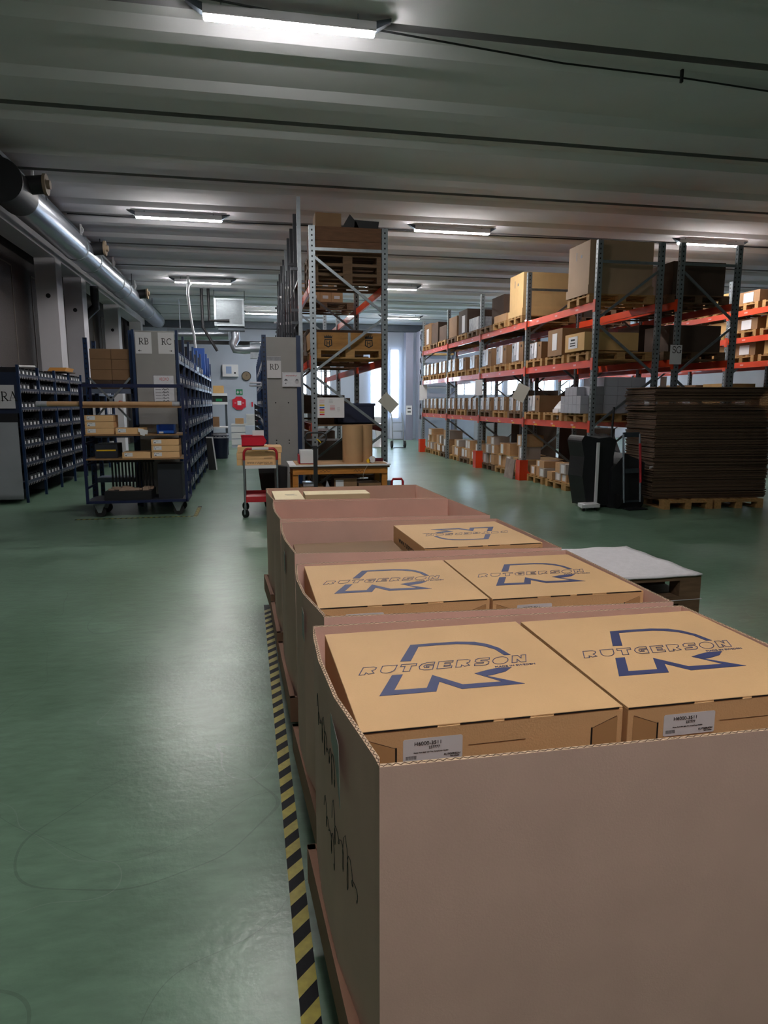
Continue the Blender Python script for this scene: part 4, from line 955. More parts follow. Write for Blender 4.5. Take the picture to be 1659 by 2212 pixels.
for x in (.14, W - .14):
    for y in (.08, D - .08):
        c_ = MB().add([(x - .08, y - .03, .2), (x + .08, y - .03, .2), (x + .02, y - .03, .06), (x - .02, y - .03, .06), (x - .08, y + .03, .2), (x + .08, y + .03, .2), (x + .02, y + .03, .06), (x - .02, y + .03, .06)], [(0, 1, 2, 3), (7, 6, 5, 4), (0, 4, 5, 1), (1, 5, 6, 2), (3, 2, 6, 7), (0, 3, 7, 4)]).build('caster', steel, t)
        MB().cyl((x + .01, y - .022, .075), (x + .01, y + .022, .075), .075, n=20).build('wheel', rubber, c_)
def lab_carton(x, y, z, W, D, H, lab):
    t = thing('flat_parts_carton', lab, 'cardboard box', (x, y, z), 0, 'flat labelled cartons on the trolley')
    MB().box(0, 0, 0, W, D, H).build('carton_body', card, t, bevel=.003)
    o = MB().box(.03, -.0015, H * .3, .14, 0, H * .9).build('label', paper, t)
    MB().box(.04, -.0022, H * .4, .065, -.0015, H * .5).box(.038, -.0022, H * .72, .046, -.0015, H * .84).box(.06, -.0022, H * .72, .1, -.0015, H * .76).build('print', ink, o)
    return t
for i in range(3): lab_carton(TX + .03, TY - .0, 1.18 + i * .09, .38, .36, .086, 'flat labelled carton, %s from the bottom at the left of the upper trolley shelf' % ORD[i])
lab_carton(TX + .43, TY, 1.18, .38, .36, .086, 'flat labelled carton alone in the middle of the upper trolley shelf')
lab_carton(TX + .50, TY, .84, .38, .36, .086, 'flat labelled carton in the middle of the lower trolley shelf')
for i in range(3): lab_carton(TX + .9, TY, .84 + i * .09, .38, .36, .086, 'flat labelled carton, %s from the bottom at the right of the lower trolley shelf' % ORD[i])
tag(MB().prism([(0, 0), (.13, -.03), (.12, -.09), (.09, -.085), (.08, -.11), (.02, -.09), (.02, -.06), (0, -.05)], 0, .002, M=face_M((0, 0, 0))).build('loose_label', paper, loc=(TX + .74, TY - .024, 1.265)), 'loose white label sheet hanging over the trolley shelf edge', 'label')
t = thing('blue_stacking_bin', 'bright blue open-fronted bin at the right of the upper trolley shelf', 'parts bin', (TX + .98, TY + .05, 1.178))
MB().box(0, 0, 0, .24, .3, .01).box(0, 0, 0, .008, .3, .13).box(.232, 0, 0, .24, .3, .13).box(0, .29, 0, .24, .3, .13).box(0, 0, 0, .24, .008, .05).build('bin_body', blue_bin, t); MB().box(.03, -.002, .01, .09, 0, .035).build('label', paper, t)
t = thing('cardboard_tube', 'long cardboard tube lying across the top trolley shelf', 'tube', (TX - .55, TY + .06, 1.605))
MB().cyl((0, 0, 0), (1.82, 0, -.005), .035, n=18).build('tube_body', card_side, t)
MB().cyl((-.04, 0, 0), (.1, 0, 0), .038, n=18).cyl((1.76, 0, -.005), (1.86, 0, -.005), .037, n=18).build('end_wrap', foil, t)
tag(MB().prism([(0, 0), (.28, 0), (.24, .03), (.2, .035), (.12, .08), (.08, .03), (.03, .02)], 0, .2, M=Matrix.Rotation(math.pi / 2, 4, 'X')).build('red_tray', redm, loc=(TX + .33, TY + .5, 1.57)), 'shallow red tray with paper on the top trolley shelf', 'tray')
tag(MB().box(0, 0, 0, .08, .05, .02).build('small_eraser', white_m, loc=(TX + .82, TY + .35, 1.568)), 'small white block on the top trolley shelf', 'block')
t = thing('black_crate', 'ribbed black plastic crate on the trolley base deck', 'crate', (TX + .22, TY + .05, .241))
mb = MB().box(0, 0, 0, .64, .5, .12)
for k in range(13): mb.box(.02 + k * .048, .48, .12, .045 + k * .048, .5, .55)
mb.box(0, .47, .5, .64, .5, .56); mb.build('crate_body', black, t)
mb = MB(); random.seed(2)
for k in range(26): x = .05 + .55 * random.random(); y = .02 + .3 * random.random(); mb.box(x - .04, y, .12, x + .04, y + .05, .135 + .03 * random.random())
o = mb.build('small_metal_parts', mat('brass_parts', 'b9a08c', .4, .3), loc=(TX + .22, TY + .05, .243)); tag(o, 'heap of small pale metal parts in the black trolley crate', 'parts', kind='stuff')
tag(MB().box(0, 0, 0, .3, .4, .2).box(.02, -.002, .1, .28, 0, .12, mi=1).build('dark_toolbox', [dark, mat('yellow_label', 'd8b020', .5)], loc=(TX + .12, TY + .1, .84)), 'dark toolbox with yellow strip at the left of the lower trolley shelf', 'box')
tag(MB().box(0, 0, 0, .34, .4, .5).build('dark_box', dark, loc=(TX + .95, TY + .12, .241)), 'large dark box at the right of the trolley base', 'box')
# hazard tape on the floor round the trolley
mb = MB()
for k in range(22): mb.prism([(-2.42 + k * .075, 10.0), (-2.38 + k * .075, 10.0), (-2.36 + k * .075, 10.05), (-2.40 + k * .075, 10.05)], .001, .0015)
for k in range(10): mb.prism([(-.83, 10.0 + k * .09), (-.78, 10.03 + k * .09), (-.78, 10.07 + k * .09), (-.83, 10.04 + k * .09)], .001, .0015)
mb.box(-2.44, 9.995, .0004, -.78, 10.055, .0009, mi=1).box(-.835, 10.05, .0004, -.775, 11.0, .0009, mi=1)
tag(mb.build('hazard_tape', [yellow, tape_blk]), 'striped floor tape marking the bay round the blue trolley', 'floor tape')

# ------------------------------------------------------------------ red-handled trolley with cartons
QX, QY = -.09, 9.75
t = thing('small_trolley', 'two-tier steel trolley with red handle and red shelf in the aisle', 'trolley', (QX, QY, 0))
r_ = .016; W = .46; D = .72
for y, zt in ((0, .98), (D, .98)):
    pts = [(0, y, .16), (0, y, zt - .08)] + [(.06 - .06 * math.cos(a), y, zt - .08 + .08 * math.sin(a)) for a in (.4, .8, 1.2, 1.57)]
    pts += [(W - .06 + .06 * math.sin(a), y, zt - .08 + .08 * math.cos(a)) for a in (0, .4, .8, 1.2)] + [(W, y, zt - .08), (W, y, .16)]
    i0 = 1
    MB().tube(pts[:2], r_).build('leg', steel, t); MB().tube(pts[-2:], r_).build('leg', steel, t)
    MB().tube([(0, y, zt - .16)] + pts[1:-1] + [(W, y, zt - .16)], r_ * 1.1).build('handle', red_paint, t)
    MB().box(W * .25, y - .02, zt - .012, W * .75, y + .02, zt + .02).build('handle_sticker', paper, t)
MB().box(.01, 0, .235, W - .01, D, .25).box(.01, -.01, .22, W - .01, 0, .3).box(.01, D, .22, W - .01, D + .01, .3).build('lower_shelf', red_paint, t)
MB().box(.01, 0, .725, W - .01, D, .74).box(.01, -.01, .70, W - .01, 0, .745).build('upper_shelf', white_m, t)
for x in (0, W):
    for y in (0, D):
        c_ = MB().cyl((x, y, .11), (x, y, .17), .02, n=10).box(x - .02, y - .025, .05, x + .02, y + .025, .12).build('caster', steel, t)
        MB().cyl((x - .012, y - .01, .062), (x + .012, y + .01, .062), .062, n=20).build('wheel', rubber, c_)
for i in range(3):
    t = thing('address_carton', 'flat brown carton, %s from the bottom on the small trolley' % ORD[i], 'cardboard box', (QX - .10 + .015 * (i == 2), QY + .06, .742 + i * .088), .0, 'flat cartons on the small trolley')
    MB().box(0, 0, 0, .62, .5, .085).build('carton_body', card, t, bevel=.003)
    if i == 0: text_obj('printed_address', 'www.rutgerson.se', .05, mat('brown_ink', '4a3a2c', .7), t, (.14, -.001, .022), (math.pi / 2, 0, 0), width=.36)
    MB().box(.38, -.001, .01, .50, 0, .016).build('printed_line', mat('brown_ink', '4a3a2c', .7), t)
t = thing('red_stacking_bin', 'red open-fronted plastic bin on top of the trolley cartons', 'parts bin', (QX - .02, QY + .12, 1.008))
M = Matrix.Rotation(math.pi / 2, 4, 'X')
for y in (-.006, -.24): MB().prism([(0, 0), (.30, 0), (.345, .07), (.30, .15), (-.01, .15)], -y - .006, -y, M=M @ Matrix.Scale(-1, 4, (0, 0, 1)) @ Matrix.Identity(4)).build('bin_side', redm, t)
MB().box(0, 0, 0, .3, .246, .008).box(-.006, 0, 0, .002, .246, .15).box(.3, 0, 0, .306, .246, .06).build('bin_body', redm, t)
MB().box(-.015, -.008, .14, .3, .0, .152).box(-.015, .246, .14, .3, .254, .152).build('rim', redm, t)
tag(MB().box(0, 0, 0, .16, .01, .08).build('paper_card', paper, loc=(QX + .13, QY + .2, 1.15)), 'white card sticking out of the red bin on the trolley', 'paper')
tag(MB().box(0, 0, 0, .12, .1, .12).build('metal_fittings', steel, loc=(QX + .02, QY + .2, 1.017)), 'grey metal fittings inside the red bin', 'parts')
tag(MB().prism([(0, 0), (.34, 0), (.36, .62), (-.1, .68), (-.06, .3)], 0, .2, M=Matrix.Rotation(math.pi / 2, 4, 'X')).build('black_cloth_bundle', black, loc=(QX + .3, 10.95, 0)), 'black sacks hanging behind the small trolley', 'sack')

# ------------------------------------------------------------------ wooden workbench
BX, BY = .60, 9.95
t = thing('workbench', 'low orange timber workbench with paper-covered top in front of the centre rack', 'workbench', (BX, BY, 0))
for x in (0, 1.33):
    for y in (0, .6): MB().box(x, y, 0, x + .08, y + .07, .66).build('leg', orange_wood, t)
MB().box(0, -.02, .58, 1.41, .0, .67).box(0, .67, .58, 1.41, .69, .67).box(0, 0, .58, .02, .67, .67).box(1.39, 0, .58, 1.41, .67, .67).build('apron', orange_wood, t)
MB().box(-.03, -.04, .67, 1.44, .72, .70).build('tabletop', wood_dk, t)
MB().box(-.05, -.06, .70, 1.45, .74, .722).build('paper_cover', paper, t)
MB().box(.05, -.03, .722, 1.40, .70, .728).build('cardboard_mat', card_side, t)
MB().stroke([(.35, .025), (.4, .05), (.42, .02), (.45, .05), (.47, .02), (.5, .04)], .005, 0, .0006, M=face_M((.05, -.0205, .59))).stroke([(.85, .025), (.88, .05), (.9, .02), (.93, .05), (.95, .02), (.98, .045), (1.0, .02)], .005, 0, .0006, M=face_M((.05, -.0205, .59))).build('pen_marks', ink, t)
MB().box(.05, .05, .12, 1.36, .65, .14).build('lower_shelf', wood_dk, t)
for i, (x, hh, tx, l_) in enumerate(((.12, .25, '', 'brown carton at the left under the workbench'), (.62, .36, 'Armlock', 'brown carton with handwriting in the middle under the workbench'), (.99, .28, 'Snd log', 'brown carton with handwriting at the right under the workbench'))):
    t2 = thing('bench_carton', l_, 'cardboard box', (BX + x, BY + .08, .141)); MB().box(0, 0, 0, .34, .4, hh).build('carton_body', card_old, t2)
    if tx: text_obj('handwriting', tx, .07, ink, t2, (.14, -.001, hh * .35), (math.pi / 2, 0, 0), width=.19, shear=.3)
    if i == 1: MB().box(.02, -.003, .08, .14, 0, .34).build('white_sheet', paper, t2)
tag(MB().prism([(0, 0), (.13, 0), (.1, .2), (.04, .34), (.01, .2)], 0, .08, M=Matrix.Rotation(math.pi / 2, 4, 'X')).build('white_plastic_bag', foil, loc=(BX + .47, BY + .15, .141)), 'crumpled white plastic bag under the workbench', 'plastic bag')
tag(MB().box(0, 0, 0, .2, .2, .06).build('clear_bag_parts', foil, loc=(BX + .16, BY + .1, .392)), 'clear bag of parts on the left carton under the workbench', 'plastic bag')
for i, (x, rr_) in enumerate(((.93, .155), (1.12, .15))):
    t2 = thing('paper_roll', ('large brown paper roll standing at the front of the workbench', 'second brown paper roll standing just behind the front one')[i], 'paper roll', (BX + x, BY + .28 + .2 * i, .728))
    MB().cyl((0, 0, 0), (0, 0, .56), rr_, n=40, cap=False).cyl((0, 0, 0), (0, 0, .555), rr_ - .006, n=40).build('roll_body', card_side, t2)
t2 = thing('red_paper_bin', 'red bin filled with white paper pads at the left of the workbench', 'bin', (BX + .10, BY + .08, .728))
MB().box(0, 0, 0, .01, .3, .13).box(.22, 0, 0, .23, .3, .13).box(0, .28, 0, .23, .3, .13).box(0, 0, 0, .23, .3, .01).build('bin_body', redm, t2)
tag(MB().box(0, 0, 0, .19, .24, .19).build('paper_pads', paper, loc=(BX + .12, BY + .07, .740)), 'stack of white paper pads standing in the red bin', 'paper')
tag(MB().box(0, 0, 0, .16, .06, .09).build('dark_pouch', mat('navy_bin', '1c2440', .5), loc=(BX + .13, BY + .385, .74), bevel=.02), 'dark blue pouch behind the paper pads on the workbench', 'pouch')
t2 = thing('tape_dispenser', 'white, yellow and dark red hand tape dispenser on the right of the workbench', 'tape dispenser', (BX + 1.2, BY + .08, .729))
MB().cyl((0, 0, .05), (0, .04, .05), .05, n=20).build('tape_roll', white_m, t2); MB().box(.04, 0, .02, .16, .05, .07).build('grip', mat('maroon', '5a1722', .5), t2); MB().cyl((-.06, 0, .03), (-.06, .04, .03), .03, n=14).build('end_knob', mat('yellow_label', 'd8b020', .5), t2)
tag(MB().tube([(1.1, -.062, .70), (1.06, -.065, .64), (1.03, -.07, .56), (1.04, -.07, .50)], .004, 5).build('string', mat('string', 'b8a890', .8), loc=(BX, BY, 0)), 'thin string hanging over the workbench front', 'string')
sg = tag(MB().box(0, 0, 0, .42, .002, .31).build('sign_sheet', paper, loc=(1.04, 10.61, 1.39)), 'large white info sheet with coloured bars on the centre rack left post', 'sign')
M = face_M((0, -.0006, 0))
for k, (c_, z) in enumerate((('yellow_label', .18), ('blue_bar', .145), ('red_bar', .11), ('yellow_label', .075), ('red_bar', .04))):
    MB().box(.035, -.0016, z, .11, -.0004, z + .022).build('coloured_bar', mat(c_, {'yellow_label': 'd8b020', 'blue_bar': '1d5fb0', 'red_bar': 'c8293a'}[c_], .5), sg)
mb = MB()
for k in range(4): mb.stroke([(.035, .23 + k * .015), (.11, .23 + k * .015)], .003, 0, .0006, M=M).stroke([(.2, .12 + k * .02), (.27, .12 + k * .02)], .006, 0, .0006, M=M)
mb.build('red_grid', mat('red_bar', 'c8293a', .5), sg)
mb = MB()
for k in range(5): mb.stroke([(.18, .28 - k * .012), (.24, .28 - k * .012)], .002, 0, .0006, M=M).stroke([(.31, .16 - k * .014), (.35, .16 - k * .014)], .002, 0, .0006, M=M)
mb.build('small_print', grey_ink, sg)
tag(MB().box(-.14, 0, -.10, .14, .003, .10).build('tilted_sheet', mat('cream_paper', 'b9b6ac', .6), loc=(2.16, 10.6, 1.62), rot=(0, .75, 0)), 'cream sheet hanging askew on the right post of the centre rack', 'paper')
# pallet jack
t = thing('pallet_jack', 'black pallet jack with looped handle standing before the workbench', 'pallet jack', (.86, 9.15, 0))
loop = [(0, 0, 1.0), (-.05, 0, 1.04), (-.12, 0, 1.1), (-.135, 0, 1.16), (-.11, 0, 1.21), (-.06, 0, 1.225), (.09, 0, 1.225), (.14, 0, 1.2), (.155, 0, 1.15), (.13, 0, 1.1), (.05, 0, 1.04), (0, 0, 1.0)]
MB().tube([(x - .0, y, z) for x, y, z in loop], .013, 8).build('handle_loop', black, t)
MB().bar((0, 0, .35), (0, 0, 1.05), .05, .06).build('handle_bar', black, t)
MB().tube([(.02, -.01, 1.14), (.05, -.02, 1.12), (.075, -.02, 1.09)], .008, 6).build('lever', mat('yellow_label', 'd8b020', .5), t)
MB().cyl((0, 0, .1), (0, 0, .4), .06, n=14).box(-.1, -.06, .2, .1, .1, .3).build('pump', black, t)
for x in (-.26, .1): MB().box(x, .1, .06, x + .16, 1.2, .12).build('fork', black, t)
MB().box(-.26, .08, .06, .26, .14, .3).build('fork_carriage', black, t)
for x in (-.05, .05): MB().cyl((x - .02, 0, .09), (x + .02, 0, .09), .09, n=18).build('wheel', rubber, t)

# ------------------------------------------------------------------ signs on the right racks
def hang(nm, txt, x, y, z, W, H, lab, rz=0, tilt=0, m=paper, h=.09):
    o = tag(MB().box(-W / 2, 0, -H, W / 2, .003, 0).build(nm, m, loc=(x, y, z), rot=(0, tilt, rz)), lab, 'sign')
    if txt: mb = MB(); serif_text(mb, txt, h, -W / 2 + W * .16, -H * .42, face_M((0, -.0004, 0))); mb.build('lettering', ink, o)
    return o
hang('sign_sheet', 'SG', 7.08, 10.52, 2.58, .22, .32, 'white sheet reading SG on the dark rack frame at right', h=.11)
hang('sign_sheet', 'SF', 8.9, 13.4, 2.15, .16, .3, 'small white sheet behind the dark frames at right', h=.07) if False else None
hang('tilted_sheet', None, 5.60, 13.4, 1.98, .26, .34, 'off-white sheet hanging askew on the aisle rack post', rz=-.6, tilt=.45, m=mat('cream_paper', 'b9b6ac', .6))
hang('post_sign', None, 5.60, 16.28, 2.18, .2, .38, 'narrow white sheet on the middle post of the aisle rack', rz=-.9)
hang('post_sign', None, 5.66, 22.02, 2.2, .25, .5, 'white sheet on the farthest post of the aisle rack', rz=-.3)
hang('post_sign', None, 8.7, 13.3, 2.17, .15, .32, 'small white sheet hanging behind the SG sign')

# ------------------------------------------------------------------ stack of flat cardboard at right
STX, STY, SR = 6.08, 9.42, -.075
for i, (dx) in enumerate((.52, 1.36)):
    c_, s_ = math.cos(SR), math.sin(SR); px, py = dx, .52
    o = PAL.put((STX + c_ * px - s_ * py, STY - .08 + s_ * px + c_ * py, 0), SR + math.pi / 2, 'wooden pallet under the %s half of the tall cardboard stack' % ('left', 'right')[i], 'pallets under the cardboard stack')
random.seed(21)
shc = [mat('board_a', '5c4636', .85, noise=.1, scale=3), mat('board_b', '4e3c2f', .85, noise=.1, scale=3), mat('board_c', '66503d', .85, noise=.1, scale=3)]
z = .146; n_ = 0
while z < 1.845:
    h_ = .0168
    j1, j2, j3 = random.uniform(-.02, .02), random.uniform(-.012, .012), random.uniform(-.012, .012)
    top = z > 1.5
    o = MB().box(j1 - (.03 if top else 0), j2, 0, 1.90 + j1 * .5, .95 + j2, h_ - .0035).build('cardboard_sheet', shc[n_ % 3], loc=(STX, STY, z), rot=(0, 0, SR + j3))
    n_ += 1; tag(o, 'flat brown cardboard sheet in the tall stack on two pallets at right', 'cardboard sheet', 'sheets of the tall cardboard stack'); z += h_
# hand trucks and the white footed stand in front
t = thing('hand_truck', 'aluminium hand truck with red stripe leaning by the cardboard stack', 'hand truck', (5.62, 9.4, 0), .12)
for x in (0, .3): MB().tube([(x, .12, 1.15), (x, .02, .1)], .016, 8).build('side_rail', mat('alu', 'a8b4c0', .3, .8), t)
MB().tube([(.3, .1, 1.0), (.3, .035, .4)], .019, 8).build('red_strip', red_paint, t)
for z in (.1, .55, 1.1): MB().box(0, .02 + .09 * z, z, .3, .04 + .09 * z, z + .07 if z > .5 else z + .03).build('crossbar', steel_dk, t)
MB().box(-.02, -.15, .01, .32, .05, .02).build('toe_plate', black, t)
MB().tube([(.42, .0, .62), (.56, 0, .64), (.56, 0, .66), (.42, 0, .64)], .006, 6).build('grip', white_m, t)
for x in (-.04, .34): MB().cyl((x - .02, .12, .11), (x + .02, .12, .11), .11, n=20).build('wheel', rubber, t)
t = thing('black_bag_trolley', 'black covered trolley with a white upright standing on the floor at right', 'trolley', (4.95, 9.55, 0), .1)
MB().prism([(.14, .03), (.55, .05), (.6, .35), (.58, .8), (.62, 1.05), (.5, 1.1), (.3, 1.08), (.05, 1.13), (.0, 1.05), (.06, .8), (.04, .5)], 0, .4, M=Matrix.Rotation(math.pi / 2, 4, 'X') @ Matrix.Translation((0, 0, -.42))).build('cover', black, t, bevel=.03)
MB().box(.25, -.03, .1, .29, .0, 1.02).build('white_upright', white_m, t)
MB().prism([(-.1, -.22), (.22, -.22), (.3, .05), (-.02, .02)], .05, .1).build('white_foot', white_m, t, bevel=.012)
MB().cyl((-.02, -.15, .0), (-.02, -.15, .05), .02, n=10).cyl((.18, -.15, 0), (.18, -.15, .05), .02, n=10).build('foot_caster', black, t)
tag(MB().tube([(0, 0, .05), (.25, .1, 1.0), (.3, .15, 1.55)], .018, 8).build('dark_pole', black, loc=(5.6, 10.2, 0)), 'dark pole leaning on the rack behind the hand trucks', 'pole')
tag(MB().prism([(0, 0), (.5, .0), (.55, .7), (.2, .85), (0, .6)], 0, .4, M=Matrix.Rotation(math.pi / 2, 4, 'X')).build('dark_sack', black, loc=(6.02 - .55, 9.95, 0)), 'dark covered load standing between hand truck and cardboard stack', 'sack')
t = thing('film_roll_heap', 'heap of pale plastic film on the floor pallet behind the first rack frame', 'plastic film', (6.25, 11.3, .146))
mb = MB()
for k in range(6): a = k * 1.1; mb.cyl((.3 * math.cos(a), .25 * math.sin(a), .1), (.1 * math.cos(a), .1 * math.sin(a), .9), .22, .1, n=10)
mb.build('film', foil, t)

# ------------------------------------------------------------------ far end: heater, wall equipment, tables
t = thing('hanging_heater', 'square grille fan heater hanging from the ceiling above the left aisle', 'heater', (-.5, 22, 3.95))
MB().box(-.45, 0, 0, -.39, .6, .82).box(.39, 0, 0, .45, .6, .82).box(-.39, 0, 0, .39, .6, .05).box(-.39, 0, .77, .39, .6, .82).box(-.39, .1, .05, .39, .6, .77).build('casing', steel, t)
mb = MB()
for k in range(26): mb.box(-.39, .0, .05 + k * .0277, .39, .02, .058 + k * .0277)
for k in range(26): mb.box(-.39 + k * .03, .0, .05, -.384 + k * .03, .022, .77)
mb.build('grille', steel, t)
for x in (-.45, .47): MB().bar((x, .3, .8), (x, .3, 1.1), .02, .02).build('hanger', steel_dk, t)
MB().box(-.35, .1, -.12, .45, .5, -.02).build('drip_tray', steel_dk, t)
tag(MB().tube([(-.35, 22.3, 3.8), (-.33, 22.3, 3.6), (-.42, 22.3, 3.45), (-.36, 22.3, 3.28), (-.1, 22.3, 3.27), (.3, 22.3, 3.3)], .14, 14).build('flexible_duct', duct_m), 'bent flexible silver duct under the hanging heater', 'duct')
t = thing('silencer_drum', 'silver cylindrical silencer at the end of the flexible duct', 'duct', (.1, 22.3, 3.3)); MB().cyl((0, 0, 0), (.55, 0, .02), .19, n=20).build('drum', duct_m, t); MB().box(0, -.15, -.3, .5, .1, -.12).build('box_underside', steel, t)
cable('heater_pipes', [(-1.1, 22, 5.08), (-1.1, 22, 4.1), (-.5, 22, 4.1)], .05, 'black insulated pipe elbow left of the heater')
cable('heater_pipes', [(-1.3, 22, 5.08), (-1.3, 22, 3.9), (-.9, 22.1, 3.2)], .05, 'black insulated pipe sloping down left of the heater')
tag(MB().cyl((-2.6, 0, 0), (-.6, 0, .05), .2, n=16).box(-2.2, -.01, .15, -2.18, .01, 1.15).box(-1.0, -.01, .15, -.98, .01, 1.15).build('cross_duct', duct_m, loc=(0, 24.5, 3.9)), 'silver duct crossing behind the heater below the ceiling', 'duct')
tag(MB().box(-3.0, -.05, 0, 1.6, .05, .12).build('pipe_beam', black, loc=(0, 24.0, 3.55)), 'dark horizontal beam under the crossing duct', 'beam')
t = thing('wall_cabinet', 'white electrical cabinet on the far back wall', 'cabinet', (-1.05, YB - .2, 2.72)); MB().box(0, 0, 0, .66, .2, .5).build('cabinet_body', white_m, t, bevel=.01); MB().box(.15, -.003, .12, .38, 0, .42).build('label', mat('pale_blue', '90a4c8', .5), t); MB().cyl((.52, -.01, .15), (.52, 0, .15), .04, n=12).build('dial', black, t)
t = thing('wall_clock', 'round brown wall clock on the far back wall', 'clock', (-.06, YB - .06, 2.75)); MB().cyl((0, 0, 0), (0, .06, 0), .2, n=30).build('clock_case', black, t); MB().cyl((0, -.005, 0), (0, 0, 0), .17, n=30).build('clock_face', tan, t)
MB().bar((0, -.008, 0), (.06, -.008, .06), .01, .01).bar((0, -.008, 0), (0, -.008, .12), .008, .008).build('hands', ink, t)
t = thing('first_aid_sign', 'green sign with white crosses on the back wall above the red board', 'sign', (-.52, YB - .01, 1.95)); MB().box(0, 0, 0, .28, .01, .24).build('plate', green, t)
MB().box(.03, -.003, .1, .13, 0, .14).box(.06, -.003, .06, .1, 0, .18).box(.16, -.003, .1, .26, 0, .14).box(.19, -.003, .06, .23, 0, .18).build('crosses', paper, t)
t = thing('emergency_board', 'red cross-shaped emergency board on the far back wall', 'sign', (-.4, YB - .05, 1.32))
MB().prism([(-.12, -.28), (.12, -.28), (.18, -.2), (.28, -.16), (.28, .16), (.18, .2), (.12, .28), (-.12, .28), (-.18, .2), (-.28, .16), (-.28, -.16), (-.18, -.2)], 0, .04, M=face_M((0, .04, .28))).build('board', redm, t)
MB().box(-.07, -.01, .2, .09, 0, .38).box(-.2, -.006, .28, -.12, 0, .3).box(.13, -.006, .28, .2, 0, .3).build('white_panel', paper, t)
tag(MB().box(0, 0, 0, .06, .02, .2).build('fire_point', redm, loc=(.12, YB - .02, 1.45)), 'small red object on the back wall right of the emergency board', 'sign')
t = thing('plotter', 'dark wide-format plotter with a green display by the back wall', 'printer', (-2.05, 28.6, 0))
MB().box(0, 0, 1.9, 1.2, .5, 2.0).box(0, 0, 1.55, 1.2, .5, 1.65).build('carriage', white_m, t); MB().box(0, .05, 1.65, 1.2, .45, 1.9).build('body', black, t); MB().box(.75, -.01, 1.68, 1.0, .05, 1.78).build('display', green, t)
for x in (.05, 1.1): MB().box(x, .1, 0, x + .08, .4, 1.55).build('leg', steel_dk, t)
plain_box('shelf_carton', -1.4, 28.7, 2.002, .42, .3, .3, 0, ply, 'tan carton standing on top of the plotter')
t = thing('packing_table', 'grey packing table near the far end of the left aisle', 'table', (-1.6, 21.2, 0))
MB().box(0, 0, .86, .95, .8, .9).build('tabletop', white_m, t)
for x in (0.02, .89):
    for y in (.02, .74): MB().box(x, y, 0, x + .05, y + .05, .86).build('leg', steel_dk, t)
plain_box('table_carton', -1.55, 21.4, .902, .5, .3, .28, 0, card_side, 'brown carton at the back of the packing table')
plain_box('table_carton', -1.1, 21.25, .902, .22, .25, .3, .2, card_old, 'small brown carton at the front right of the packing table')
t = thing('waste_bin', 'dark blue waste bin with a plastic bag by the packing table', 'waste bin', (-.85, 20.6, 0)); MB().cyl((0, 0, 0), (0, 0, .68), .2, .26, n=20).build('bin_body', mat('navy_bin', '1c2440', .5), t); MB().cyl((0, 0, .6), (0, 0, .74), .27, .24, n=14, cap=False).build('bag', foil, t)
t = thing('waste_bin', 'dark red waste bin beside the dark blue one', 'waste bin', (-1.3, 20.6, 0)); MB().cyl((0, 0, 0), (0, 0, .7), .2, .24, n=20).build('bin_body', mat('maroon', '5a1722', .5), t)
t = thing('leaning_frame', 'black board with white frame leaning against the RC shelving', 'board', (-1.0, 17.0, 0), 0)
MB().add([(0, 0, 0), (.18, 0.02, 0), (.1, .02, .78), (-.04, 0, .78), (0, .03, 0), (.18, .05, 0), (.1, .05, .78), (-.04, .03, .78)], [(0, 1, 2, 3), (7, 6, 5, 4), (0, 4, 5, 1), (1, 5, 6, 2), (2, 6, 7, 3), (3, 7, 4, 0)]).build('board', black, t)
MB().bar((.19, .02, 0), (.11, .02, .79), .03, .03).bar((-.04, .01, .79), (.12, .01, .79), .03, .03).build('frame', white_m, t)
for i, (x, y, z, W_, D_, H_, m_) in enumerate(((-.65, 25.5, 0, 1.4, .6, .85, white_m), (-.5, 25.6, .86, .3, .3, .2, card_side), (-.1, 25.5, .86, .4, .3, .35, white_m), (.25, 25.5, .86, .2, .3, .18, redm))):
    if i == 0:
        t = thing('desk', 'white desk with drawers near the back wall', 'desk', (x, y, 0)); MB().box(0, 0, .8, W_, D_, .85).build('tabletop', m_, t)
        for q in range(3): MB().box(.0, -.01, .1 + q * .23, .5, .02, .3 + q * .23).build('drawer', m_, t)
        MB().box(0, .02, 0, .5, D_, .8).box(W_ - .05, 0, 0, W_, D_, .8).build('carcass', wallp, t)
    else: plain_box('desk_box', x, y, z, W_, D_, H_, 0, m_, ('brown box', 'white box', 'red box')[i - 1] + ' standing on the white desk by the back wall', 'box', seam=False)
# cantilever shelving and column at the far right of the aisle
struct(MB().box(6.72, 29.2, 0, 7.05, 29.6, 4.6).build('pillar', mat('lilac_grey_column', '84879a', .6)))
tag(MB().box(6.74, 29.19, 1.1, 7.0, 29.2, 1.5).box(6.8, 29.185, 1.36, 6.95, 29.19, 1.4, mi=1).box(6.8, 29.185, 1.2, 6.95, 29.19, 1.25, mi=1).build('column_notice', [paper, ink]), 'white notice on the far grey column', 'sign')
t = thing('cantilever_shelf', 'white cantilever shelving with long goods beyond the aisle rack', 'shelving', (7.2, 28.6, 0))
for k in range(8): z = .9 + k * .48; MB().add([(0, 0, z), (1.6, 0, z), (1.6, 0, z + .1), (0, 0, z + .2), (0, .5, z), (1.6, .5, z), (1.6, .5, z + .1), (0, .5, z + .2)], [(0, 1, 2, 3), (7, 6, 5, 4), (0, 4, 5, 1), (1, 5, 6, 2), (3, 2, 6, 7), (0, 3, 7, 4)]).build('shelf_arm', mat('grey_arm', '8a8fa0', .5), t)
MB().box(-.05, 0, 0, .05, .5, 4.6).box(1.55, .0, 0, 1.6, .5, 4.6).build('upright', mat('grey_arm', '8a8fa0', .5), t)
